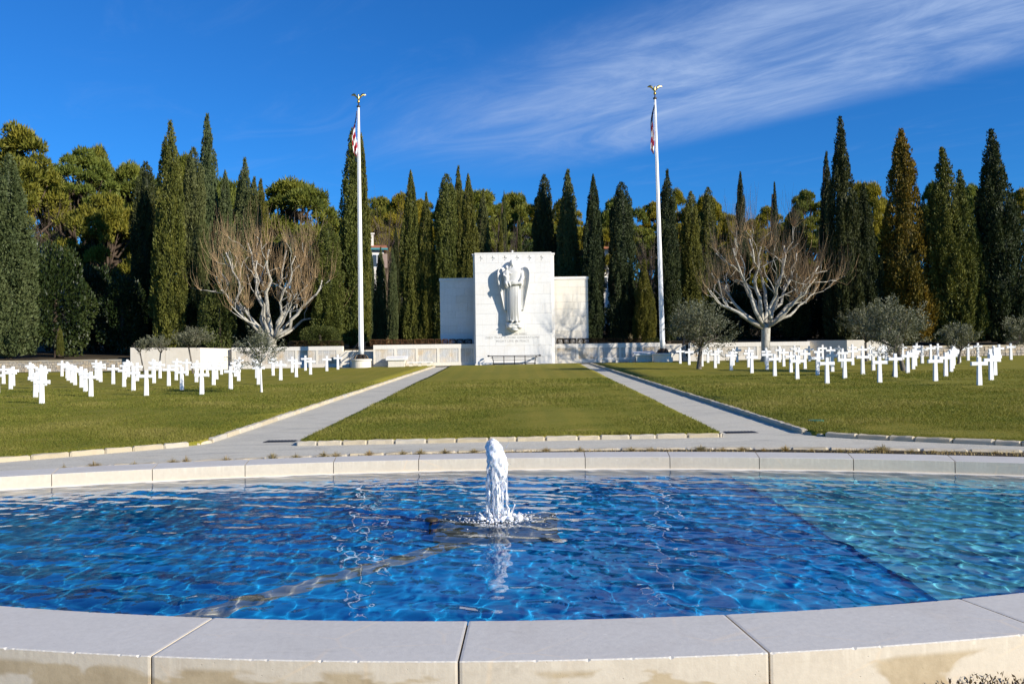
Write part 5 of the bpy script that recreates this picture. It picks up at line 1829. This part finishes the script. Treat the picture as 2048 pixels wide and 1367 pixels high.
# ------------------------------------------------------------------ pollarded planes
def crooked(g, a, e, n=9, amp=.10, out_=None):
    """a branch line with elbows between two points, bowed outwards first"""
    L = np.linalg.norm(e - a)
    P = [a]
    bow = out_ if out_ is not None else np.zeros(3)
    off = np.zeros(3)
    for i in range(1, n):
        q = i / (n - 1)
        off = off * .55 + g.normal(size=3) * np.array([1, 1, .6]) * amp * L / 3.2
        P.append(a + (e - a) * q + bow * math.sin(q * math.pi) * (1 - q * .5) + (off * math.sin(q * math.pi) ** .5 if i < n - 1 else 0))
    return P
def pollard(label, x, y, zb, fork, trunk_r, limbs, seed, base_flare, shoot_h, nsh):
    """limbs: plan/elevation targets (dx, dy, dz) of the main limbs from the fork"""
    g = np.random.default_rng(seed)
    t = thing('pollarded_tree', label, 'tree', (x, y, zb), group='pollarded plane trees')
    mb = MB()
    mb.tube([(0, 0, -.4), (0, 0, .05), (.02, 0, .4), (-.02, .02, fork * .5), (.01, .02, fork * .85), (0, 0, fork + .15)], [trunk_r * base_flare * 1.2, trunk_r * base_flare, trunk_r * 1.1, trunk_r * .96, trunk_r * 1.0, trunk_r * 1.12], 16)
    mb.build('trunk', M['plane_bark'], t, smooth=True)
    sh = MB()
    knob = []
    for (dx, dy, dz, r0) in limbs:
        L = MB()
        a = np.array([dx * .03, dy * .06, fork - .12]); e = np.array([dx, dy, fork + dz])
        P = crooked(g, a, e, 10, .10, np.array([dx, dy, 0]) * .10)
        rr = np.linspace(r0 * 1.0, r0 * .32, len(P)) * g.uniform(.92, 1.08, len(P))
        L.tube(P, rr, 10)
        knob.append((P[-1], r0 * .32, P[-1] - P[-2]))
        for k in range(g.integers(3, 6)):
            i = int(g.integers(4, len(P) - 1))
            s = P[i]
            axis = unit(P[i] - P[i - 1])
            d = unit(axis * .55 + unit(g.normal(size=3)) * .75 + np.array([dx, dy, 0]) * .05 + np.array([0, 0, .28]))
            ln = g.uniform(.7, 2.3) * (1.0 if i > 4 else .8)
            p2 = s + d * ln + np.array([0, 0, .18 * ln])
            B = crooked(g, s, p2, 5, .16)
            r1 = rr[i] * g.uniform(.40, .62)
            L.tube(B, np.linspace(r1, r1 * .6, 5), 7)
            knob.append((p2, r1 * .6, B[-1] - B[-2]))
            if g.uniform() < .75:
                d2 = unit(d * .5 + unit(g.normal(size=3)) * .8 + np.array([0, 0, .3]))
                p3 = B[2] + d2 * ln * g.uniform(.4, .8)
                B2 = crooked(g, B[2], p3, 4, .16)
                L.tube(B2, np.linspace(r1 * .6, r1 * .38, 4), 6)
                knob.append((p3, r1 * .38, B2[-1] - B2[-2]))
        L.build('limb', M['plane_bark'], t, smooth=True)
    kb = MB()
    for p_, r_, d in knob:
        kb.ball(p_, np.array([1, 1, .8]) * (r_ * 1.3 + .025), 8, 6)
        d = d / (np.linalg.norm(d) + 1e-6)
        for k in range(int(nsh * g.uniform(.5, 1.4))):
            dd = unit(d * .45 + g.normal(size=3) * np.array([.42, .42, .28]) + np.array([0, 0, .65]))
            ln = shoot_h * g.uniform(.30, 1.1)
            q1 = p_ + dd * ln * .30
            q2 = q1 + unit(dd * .6 + np.array([0, 0, .75]) + g.normal(size=3) * .10) * ln * .35
            q3 = q2 + unit(dd * .3 + np.array([0, 0, 1.0]) + g.normal(size=3) * .12) * ln * .40
            sh.tube([p_, q1, q2, q3], [.0125, .010, .0075, .003], 3, cap=False)
    kb.build('knuckles', M['plane_bark'], t, smooth=True)['kind'] = 'stuff'
    s_ = sh.build('shoots', M['shoot'], t)
    s_['kind'] = 'stuff'
    return t
PX, PY = at(1532, 700, 61.5).x, 61.5
sc = PY / F
def lim(dx, dz, dy, r): return (dx * sc * .93, dy, dz * sc, r * .9)
pollard('big pollarded plane with thick pale trunk and upright shoots, standing among the crosses', PX, PY, G(PX, PY), 2.5, .31,
        [lim(-122, 70, -.6, .19), lim(-108, 108, .9, .15), lim(-78, 150, -1.4, .16), lim(-40, 118, 1.6, .14), lim(-34, 172, -.3, .18), lim(0, 160, .9, .18), lim(26, 110, -1.8, .15), lim(46, 160, .4, .19),
         lim(84, 148, 1.5, .15), lim(96, 92, -1.3, .17), lim(118, 118, .3, .16), lim(128, 78, 1.6, .14), lim(58, 62, -2.2, .13)], 5, 1.3, 2.7, 13)
QX, QY = at(543, 680, 74.5).x, 74.5
sc = QY / F
pollard('many-limbed pollarded plane on the terrace, its fork hidden by the leafy young olive', QX, QY, gz(QX, QY), 1.0, .40,
        [lim(-100, 96, -.8, .19), lim(-118, 138, .9, .17), lim(-86, 168, -1.2, .17), lim(-50, 190, .2, .19), lim(-4, 176, 0, .27), lim(-18, 150, -1.6, .17), lim(26, 178, 1.2, .19), lim(58, 160, -.9, .17),
         lim(112, 112, -.5, .20), lim(88, 150, .9, .15), lim(108, 66, 1.6, .16), lim(-70, 62, -1.8, .14), lim(66, 84, -2.0, .14)], 9, 1.2, 3.1, 13)

# ------------------------------------------------------------------ olive trees
def olive(label, px, pbase, ptop, pcb, wpx, trunks, seed, bark='bark_olive', n=5200, leaf=.16, dense=1.0, lean=0.0, d=None):
    """pbase/ptop/pcb: base, top and underside of the crown in photograph pixels"""
    g = np.random.default_rng(seed)
    b = on_ground(px, pbase)
    if d:
        b = at(px, pbase, d); b.z = G(b.x, d)
    s = b.y / F
    H = (pbase - ptop) * s
    hc = (pbase - pcb) * s
    rx = wpx * s / 2
    t = thing('olive_tree', label, 'olive tree', (b.x, b.y, b.z), group='olive trees among the crosses')
    tk, lm = MB(), MB()
    for (dx, r0, ln) in trunks:
        fk = hc * ln
        top = np.array([dx * s, g.normal() * .1, fk])
        tk.tube([(lean * 0, 0, -.15), (0, 0, .03), (dx * s * .3, 0, fk * .4), top], [r0 * 1.7, r0 * 1.25, r0, r0 * .9], 9)
    tk.build('trunk', M[bark], t, smooth=True)
    cen = []
    for (dx, r0, ln) in trunks:
        top = np.array([dx * s, 0, hc * ln])
        for k in range(7 if len(trunks) < 2 else 5):
            a = 6.283 * (k + g.uniform(-.3, .3)) / 7
            e = np.array([math.cos(a) * rx * g.uniform(.4, .75) + dx * s * .6 + lean, math.sin(a) * rx * g.uniform(.4, .75), hc + (H - hc) * g.uniform(.15, .65)])
            m_ = (top + e) / 2 + np.array([0, 0, .05 * H]) + g.normal(size=3) * .03 * H
            lm.tube([top, m_, e], [r0 * .55, r0 * .38, r0 * .16], 6)
            for j in range(4):
                u_ = top + (e - top) * g.uniform(.5, 1)
                v_ = u_ + unit(g.normal(size=3) * np.array([1, 1, .5]) + np.array([0, 0, .7])) * rx * g.uniform(.25, .5)
                lm.tube([u_, (u_ + v_) / 2, v_], [r0 * .2, r0 * .13, r0 * .05], 4, cap=False)
    lm.build('branches', M[bark], t, smooth=True)
    # sprays of narrow leaves, gathered in plumes that point up and out
    ns = int(n * .8 / 26)
    cc = g.normal(size=(ns, 3)); cc /= np.linalg.norm(cc, axis=1)[:, None]
    w = Wob(seed, 2.0)
    kk = (.40 + .60 * g.uniform(0, 1, ns) ** .6) * (1 + .26 * w(cc * 1.5))
    zc, hz = hc + (H - hc) * .46, (H - hc) * .50
    cc = np.stack([cc[:, 0] * rx * .9 * kk + lean, cc[:, 1] * rx * .9 * kk, zc + cc[:, 2] * hz * .92 * kk], -1)
    dr = unit((cc - np.array([lean, 0, zc - hz * .9])) / np.array([rx, rx, hz]) + g.normal(size=(ns, 3)) * .25)
    m_ = 26
    u_ = g.uniform(0, 1, (ns, m_))
    Ls = rx * .38
    P = cc[:, None, :] + dr[:, None, :] * (u_ * Ls - Ls * .5)[..., None] + g.normal(size=(ns, m_, 3)) * leaf * .38
    A = unit(dr[:, None, :] * .8 + g.normal(size=(ns, m_, 3)) * .6)
    P, A = P.reshape(-1, 3), A.reshape(-1, 3)
    V, Q = leaves(P, A, g.uniform(.6, 1.2, len(P)) * leaf, leaf * g.uniform(.22, .36, len(P)), .3, g)
    link('crown', np_mesh('crown', V, Q, rnd=np.clip(g.normal(.5, .24, len(P)), 0, 1)), M['olive'], t)
olive('leafy young olive with slim white painted trunk, standing at the front of the crosses', 523, 785, 658, 724, 92, [(-2, .045, .95)], 1, 'limewash', 3600, .12)
olive('small flat-topped olive in front of the plain white wall', 386, 745, 655, 690, 76, [(-8, .06, .9)], 2, n=4200, leaf=.16, d=62.5)
olive('thin leaning olive sapling at the corner of the plain white wall', 288, 745, 676, 698, 44, [(-10, .05, .9)], 3, n=1300, leaf=.15, d=64.2)
olive('thin open olive sapling, middle of the three at the plain white wall', 318, 745, 672, 700, 52, [(4, .05, .85)], 4, n=1700, leaf=.15, d=64.5)
olive('rounded grey olive at the foot of the flagpole, standing before the name wall', 1398, 738, 600, 690, 140, [(4, .13, .9)], 5, n=9500, leaf=.17)
olive('low wide olive by the beige end wall, nearest the pollarded plane', 1733, 722, 606, 680, 96, [(0, .09, .9)], 6, n=5200, leaf=.18)
olive('small olive with slim forked trunk in front of the larger two-trunked one', 1787, 752, 640, 716, 66, [(4, .06, .8)], 7, n=1800, leaf=.12)
olive('large grey olive with thick leaning trunk among the crosses', 1807, 741.5, 600, 690, 140, [(-14, .11, .9)], 8, n=9500, leaf=.15, lean=-.55)
olive('small olive with thin curved trunk in front of the rubble wall', 1917, 727, 640, 698, 72, [(4, .07, .9)], 9, n=3600, leaf=.16)
olive('grey olive cut by the frame edge before the rubble wall', 2052, 722, 632, 690, 80, [(2, .07, .9)], 10, n=3600, leaf=.17, d=58)
# ------------------------------------------------------------------ grass blades where the lawns are near
def in_lawn(x, y):
    c = (x > CL0 + .02) & (x < CL1 + (y - 19) / 48 * .45 - .02) & (y > CLY0 + .02)
    l = (x < -7.05 + (y - 19.75) / 46 - .02)
    lo = np.where(y < 19.75, x < -(7.05 + np.maximum(0, (19.75 - y) / .69)), True) & l
    r = (x > 6.55 - (y - 19.15) / 46 * .55 + .02)
    ro = np.where(y < 19.15, x > 6.55 + np.maximum(0, (19.15 - y) / .76), True) & r
    return c | lo | ro
def grass():
    g = np.random.default_rng(77)
    n = 900000
    y = 15 + 29 * g.uniform(0, 1, n) ** 1.15
    x = g.uniform(-1, 1, n) * (y * .62)
    keep = in_lawn(x, y) & (g.uniform(0, 1, n) < np.clip((20.0 / y) ** 1.2, 0, 1))
    x, y = x[keep], y[keep]
    x, y = x[:330000], y[:330000]
    n = len(x)
    w = Wob(15, .8, 12, 2)
    xy = np.stack([x, y], -1)
    z = -0.545 + 0.02086 * np.maximum(y, 18.0) + 0.007 * np.clip(x, -26, 26)
    patch = w(xy * 1.2)
    edge = np.exp(-np.abs(y - CLY0) * 7) * (np.abs(x) < 4.8)
    h = (.030 + .014 * np.clip(patch, -1, 1) + .022 * g.uniform(0, 1, n) + .03 * edge) * np.clip(.75 + y / 60, 0, 1.3)
    a = g.uniform(0, 6.283, n)
    wd = .006 + .0045 * (y - 15) / 10
    tip = g.normal(size=(n, 2)) * .5
    P = np.stack([x, y, z - .005], -1)
    s = np.stack([np.cos(a) * wd, np.sin(a) * wd, np.zeros(n)], -1)
    T = P + np.stack([tip[:, 0] * h, tip[:, 1] * h, h], -1)
    V = np.stack([P - s, P + s, T], 1).reshape(-1, 3)
    rnd = np.clip(.5 + .18 * patch + g.normal(size=n) * .2, 0, 1)
    link('grass', np_mesh('grass', V, np.arange(3 * n).reshape(n, 3), rnd=rnd), M['blade'], kind='stuff')
grass()

# ------------------------------------------------------------------ dry tufts in the bed behind the coping
TUFT = [tuft_mesh(90 + i, 190, .5, .52, .020, .9) for i in range(4)]
tf = [(128, 928, 14, 5), (188, 921, 28, 9), (268, 922, 18, 6), (345, 915, 26, 6), (372, 912, 18, 6), (452, 911, 22, 5), (545, 905, 26, 8), (592, 906, 22, 7), (648, 902, 26, 8), (672, 902, 22, 9), (738, 900, 22, 9), (805, 899, 20, 8), (842, 898, 26, 8), (890, 896, 24, 10), (948, 896, 22, 9),
      (1092, 893, 22, 9), (1160, 893, 20, 8), (1262, 893, 24, 8), (1302, 894, 22, 8), (1400, 889, 28, 16), (1446, 894, 22, 9), (1484, 892, 24, 13), (1528, 895, 18, 8), (1572, 890, 25, 15), (1624, 896, 22, 9), (1680, 896, 22, 10), (1722, 899, 16, 7), (1765, 889, 44, 17), (1824, 901, 24, 9), (1868, 905, 18, 6), (1990, 910, 16, 5)]
for i, (px, pt, w, hp) in enumerate(tf):
    rr_ = pix_ray(px, 900)
    y = 16.6
    for _ in range(20):
        x = rr_.x / rr_.y * y
        y = ring_in(x) - .34
    zt = at(px, pt, y).z
    zb = G(x, 18) - .10
    o = link('dry_tuft', with_mat(TUFT[i % 4], M['dry']), None, None, (x, y, zb), px * .71)
    s = w * y / F / .85
    o.scale = (s, s, max((zt - zb) / .44, .22))
    big = 'large rounded' if w > 40 else ('upright' if hp > 12 else 'small')
    if hp > 12:
        lb = {1400: 'upright dry straw tuft against the kerb stones, first full one past the jet', 1484: 'upright dry straw tuft against the kerb stones, between two like it', 1572: 'upright dry straw tuft against the kerb stones, next to the largest mound', 1765: 'largest rounded mound of dry straw grass behind the pool coping'}[px]
    else:
        side = 'open-steps' if px < 985 else 'big-pollard'
        lb = f'small dry tuft behind the coping on the {side} side of the jet, {(ORD + ["thirteenth", "fourteenth", "fifteenth", "sixteenth"])[sum(1 for q in tf if (q[0] < 985) == (px < 985) and abs(q[0] - 985) < abs(px - 985) and q[3] <= 12)]} from it'
    tag(o, lb, 'grass tuft', 'dry tufts along the ring road stones')

# matted straw between the tufts
def straw():
    g = np.random.default_rng(33)
    n = 15000
    x = g.uniform(-11, 11, n)
    w = Wob(8, 2.2, 12, 2)
    c = w(np.stack([x, x * 0], -1))
    keep = g.uniform(-1.0, 1.6, n) < c
    x = x[keep]; n = len(x)
    yb = 17.25 - .0225 * x * x - .16 - g.uniform(0, .5, n)
    h = g.uniform(.04, .13, n)
    P = np.stack([x, yb, -.545 + .3755 + .007 * x - .11], -1)
    A = unit(g.normal(size=(n, 3)) * .45 + np.array([0, 0, 1.0]))
    V, Q = leaves(P, A, h, .016, .3, g)
    link('straw', np_mesh('straw', V, Q, rnd=g.uniform(0, .8, n)), M['dry'], kind='stuff')
straw()

# ------------------------------------------------------------------ fountain jet
jet = thing('fountain_jet', 'white foaming water jet rising from the middle of the blue pool', 'fountain', (JX, JY, WZ))
def jet_column():
    g = np.random.default_rng(5)
    w1, w2, w3 = Wob(6, 9.0), Wob(7, 28.0), Wob(8, 70.0)
    n, m = 120, 64
    V = []
    H = .715
    for i in range(n + 1):
        t = i / n
        z = t * H
        r = np.interp(t, [0, .05, .3, .5, .68, .8, .9, .96, 1.0], [.050, .036, .044, .060, .094, .090, .070, .042, .004])
        cx_ = np.interp(t, [0, .4, .75, 1], [.012, .006, -.004, -.040])
        for j in range(m):
            a = 2 * math.pi * j / m
            q = np.array([math.cos(a) * .08, math.sin(a) * .08, z * .55])
            rr = r * (1 + .16 * w1(q) + .10 * w2(q) + .055 * w3(q))
            V.append((cx_ + rr * math.cos(a), rr * .85 * math.sin(a), z - .01))
    Q = [(i * m + j, i * m + (j + 1) % m, (i + 1) * m + (j + 1) % m, (i + 1) * m + j) for i in range(n) for j in range(m)]
    return np_mesh('water_column', np.array(V), np.array(Q), True)
def foam_mat():
    t = NT('foaming_water')
    n = t.noise(t.coord('Object', (1, 1, .5)), 38, 5, 0.7)
    t.col((0.93, 0.95, 0.97)).pbr(0.22, 0.5)
    t.set(t.b.inputs['Transmission Weight'], t.math('MULTIPLY', t.smooth(n, 0.42, 0.62), 0.6))
    t.b.inputs['IOR'].default_value = 1.33
    t.b.inputs['Subsurface Weight'].default_value = 0.35
    t.b.inputs['Subsurface Radius'].default_value = (0.05, 0.06, 0.07)
    t.b.inputs['Subsurface Scale'].default_value = 0.4
    t.bump(n, 0.5, 0.01)
    return t.m
M['foam'] = foam_mat()
M['clear_water'] = None
def clear_mat():
    m = bpy.data.materials.new('clear_water')
    m.use_nodes = True
    b = m.node_tree.nodes['Principled BSDF']
    b.inputs['Base Color'].default_value = (0.95, 0.97, 1, 1)
    b.inputs['Roughness'].default_value = 0.04
    b.inputs['Transmission Weight'].default_value = 0.72
    b.inputs['IOR'].default_value = 1.33
    return m
M['clear_water'] = clear_mat()
link('water_column', jet_column(), M['foam'], jet)
# falling threads round the column
g = np.random.default_rng(9)
for k in range(16):
    a = g.uniform(0, 6.283)
    top = g.uniform(.30, .60)
    r0 = np.interp(top, [.2, .48, .6], [.05, .085, .07])
    mb = MB()
    pts, rad = [], []
    for q in np.linspace(0, 1, 13):
        z = top * (1 - q ** 1.5) + .0
        rr = r0 + .055 * q * g.uniform(.5, 1.1) - .02 * q * q
        pts.append((math.cos(a + .2 * q) * rr + g.normal() * .003, math.sin(a + .2 * q) * rr * .9, z))
        rad.append(abs(.0055 * (1 + .9 * math.sin(q * 23 + k))) + .002)
    mb.tube(pts, rad, 7)
    mb.build('falling_thread', M['clear_water'] if k % 2 else M['foam'], jet, smooth=True)
# the splash ring: humped foam at the foot, spikes thrown up
def splash():
    g = np.random.default_rng(19)
    mb = MB()
    for k in range(110):
        a = g.uniform(0, 6.283); r = abs(g.normal(.10, .06))
        s = g.uniform(.008, .026) * (1.2 - min(r, .25) * 2)
        mb.ball((math.cos(a) * r + .02, math.sin(a) * r, g.uniform(-.004, .02)), (s * 1.4, s * 1.4, s), 8, 6)
    for k in range(26):
        a = g.uniform(0, 6.283); r = g.uniform(.03, .12); h = g.uniform(.02, .08)
        d = np.array([math.cos(a), math.sin(a), 0])
        p = d * r
        mb.tube([p, p + d * .02 + np.array([0, 0, h * .6]), p + d * .05 + np.array([0, 0, h])], [.010, .006, .003], 6)
    for a, r, h in ((.15, .09, .11), (-.2, .13, .05), (3.3, .11, .05)):
        d = np.array([math.cos(a), math.sin(a), 0]); p = d * r
        mb.tube([p, p + d * .03 + np.array([0, 0, h * .5]), p + d * .055 + np.array([0, 0, h]), p + d * .06 + np.array([0, 0, h + .01])], [.016, .009, .005, .008], 8)
    return mb
o = remeshed(splash(), 'splash', .0055, M['foam'], jet, None)
o['kind'] = 'stuff'
def drops():
    g = np.random.default_rng(29)
    mb = MB()
    for k in range(260):
        a = g.uniform(0, 6.283)
        if k < 150:
            r = abs(g.normal(.10, .05)); z = abs(g.normal(.05, .06))
        else:
            r = g.uniform(.06, .115); z = g.uniform(.1, .68)
        s = g.uniform(.0015, .0052)
        mb.ball((math.cos(a) * r, math.sin(a) * r, z), s, 5, 4)
    return mb
o = drops().build('droplets', M['clear_water'], jet, smooth=True)
o['kind'] = 'stuff'
# churned bubbles floating round the foot
mb = MB()
for k in range(420):
    a = g.uniform(0, 6.283); r = .08 + abs(g.normal(0, .17))
    s = g.uniform(.003, .009) * (1.1 - min(r, .5))
    mb.ball((math.cos(a) * r * 1.15 + .03, math.sin(a) * r, .001), (s * 1.5, s * 1.5, s * .7), 6, 4)
o = mb.build('bubbles', M['foam'], jet, smooth=True)
o['kind'] = 'stuff'
mb = MB(); mb.lathe([(.03, -.42), (.03, -.03), (.022, -.01), (.015, .0)], 12)
mb.build('nozzle', M['bronze'], jet, smooth=True)
# floating sensor disc on its rod
fx, fy = at(863, 1043, 7.58).x, 7.58
fd = thing('round_cap', 'small round brown cap on a short rod just above the water beside the jet', 'cap', (fx, fy, WZ))
mb = MB(); mb.lathe([(.050, .010), (.058, .014), (.058, .030), (.050, .038), (.02, .040)], 24); mb.build('disc', M['bronze'], fd, smooth=False)
mb = MB(); mb.lathe([(.012, -.44), (.012, .012)], 10); mb.build('rod', M['bronze'], fd, smooth=True)

# ------------------------------------------------------------------ lids and drains
M['lid_green'] = mat_plain('green_plastic', (0.03, 0.16, 0.09), 0.5, 0.4, 0, 0.2, 9)
M['grate'] = mat_plain('dark_grate', (0.05, 0.05, 0.052), 0.6, 0.4, 0.3, 0.3, 9)
p_ = on_ground(1632, 842)
mb = MB(); mb.lathe([(.19, -.05), (.19, .012), (.17, .022), (.02, .024)], 24)
tag(mb.build('sprinkler_lid', M['lid_green'], None, (p_.x, p_.y, p_.z + .012)), 'round green sprinkler lid set in the lawn beside the shaded path', 'lid')
for px, py, lb in ((1481, 864, 'flat dark drain grate on the path at the central lawn corner nearest the big pollard'), (562, 882, 'flat dark drain grate on the path at the central lawn corner nearest the open steps')):
    q_ = on_ground(px, py, KO)
    t = thing('drain_grate', lb, 'drain', (q_.x, q_.y, q_.z))
    mb = MB(); mb.box(-.36, .36, -.2, .2, -.05, .006); mb.build('grate_frame', M['grate'], t)
    for k in range(9):
        mb = MB(); mb.box(-.33 + k * .075, -.29 + k * .075, -.17, .17, .0065, .014); mb.build('grate_bar', M['iron'], t)

# ------------------------------------------------------------------ low plants at the foot of the near coping
def groundcover():
    g = np.random.default_rng(41)
    n = 80000
    x = .55 + 2.9 * g.uniform(0, 1, n) ** .8
    inn = YN - np.sqrt((RN + .56) ** 2 - x * x)
    dep = g.uniform(0, 1, n) ** .8
    y = inn - .03 - dep * .75
    top = -.09 + .325 * np.clip((x - .75) / .5, 0, 1) ** .8
    w = Wob(4, 6, 12, 2)
    top = top + .012 * w(np.stack([x, y], -1)) - .05 * dep
    z = -.22 + (top + .22) * g.uniform(.25, 1, n) ** .6
    P = np.stack([x, y, z], -1)
    A = unit(g.normal(size=(n, 3)) * .45 + np.array([0, -.1, .9]))
    V, Q = leaves(P, A, g.uniform(.012, .034, n), g.uniform(.004, .010, n), .4, g)
    link('ground_cover', np_mesh('ground_cover', V, Q, rnd=np.clip(g.normal(.45, .25, n), 0, 1)), M['thyme'], kind='stuff')
groundcover()

# ------------------------------------------------------------------ houses on the slope, seen between the trees
M['render'] = mat_plain('house_render', (0.72, 0.68, 0.60), 0.85, 0.2, 0, 0.06, 1)
M['tiles'] = mat_plain('roof_tiles', (0.38, 0.15, 0.08), 0.85, 0.2, 0, 0.3, 4)
M['shutter'] = mat_plain('shutter_paint', (0.30, 0.22, 0.18), 0.6, 0.3, 0, 0.1, 4)
M['pane'] = mat_plain('window_glass', (0.05, 0.06, 0.07), 0.08, 0.6, 0, 0.1, 2)
M['teal'] = mat_plain('teal_trim', (0.05, 0.22, 0.24), 0.6, 0.3, 0, 0.1, 4)
def house(label, px, pe, d, w, hgt, roof_h, wins, rot=0.0, chim=None, dep=6.0, trim=None):
    """pe: eave line in photograph pixels"""
    c = at(px, pe, d)
    zb = c.z - hgt
    t = thing('house', label, 'house', (c.x, d, zb), rot)
    mb = MB(); mb.box(-w / 2, w / 2, 0, dep, -4, hgt); mb.build('wall', M['render'], t)
    mb = MB()
    e = .4
    V = [(-w / 2 - e, -e, hgt), (w / 2 + e, -e, hgt), (w / 2 + e, dep + e, hgt), (-w / 2 - e, dep + e, hgt), (-w / 2 - e, dep / 2, hgt + roof_h), (w / 2 + e, dep / 2, hgt + roof_h),
         (-w / 2 - e, -e, hgt + .14), (w / 2 + e, -e, hgt + .14), (w / 2 + e, dep + e, hgt + .14), (-w / 2 - e, dep + e, hgt + .14)]
    mb.add(V, [(3, 2, 1, 0), (0, 1, 7, 6), (6, 7, 5, 4), (8, 9, 4, 5), (2, 3, 9, 8), (0, 6, 4, 9, 3), (1, 2, 8, 5, 7)])
    rf = mb.build('roof', M['tiles'], t)
    if trim:
        mb = MB(); mb.box(-w / 2 - e - .02, w / 2 + e + .02, -e - .06, -e - .005, hgt - .12, hgt + .1); mb.build('eave_trim', M['teal'], t)
    if chim is not None:
        mb = MB(); mb.box(chim - .3, chim + .3, dep * .3, dep * .3 + .6, hgt, hgt + roof_h + 1.1); mb.box(chim - .4, chim + .4, dep * .3 - .1, dep * .3 + .7, hgt + roof_h + 1.101, hgt + roof_h + 1.25)
        mb.build('chimney', M['render'], rf)
    for wx, wz in wins:
        mb = MB(); mb.box(wx - .55, wx + .55, -.05, -.002, wz - .75, wz + .75); wd = mb.build('window', M['white_paint'], t)
        for dx in (-.26, .26):
            mb = MB(); mb.box(wx + dx - .22, wx + dx + .22, -.062, -.051, wz - .66, wz + .66); mb.build('pane', M['pane'], wd)
        for dx in (-.86, .86):
            mb = MB(); mb.box(wx + dx - .28, wx + dx + .28, -.09, -.003, wz - .78, wz + .78); mb.build('shutter', M['shutter'], t)
house('white house with red tile roof and shuttered window, squeezed between two dark cypresses', 1218, 498, 103, 2.6, 5.2, 1.0, [(-.25, 3.6), (-.25, 1.2)], .05)
house('house with white chimney and teal eave trim just past the flagpole', 752, 498, 97, 1.7, 4.5, .7, [(.1, 3.2)], .2, -.5, 4.0, True)
house('brown roofed house above the slim small cypresses', 775, 477, 118, 2.6, 3.0, .8, [], .0)
house('small house with orange tile roof seen over the memorial top', 1051, 467, 120, 1.3, 3.0, .6, [], .3)
house('red roofed house showing above the big dark laurel', 106, 506, 104, 1.2, 3.0, .7, [], .1)
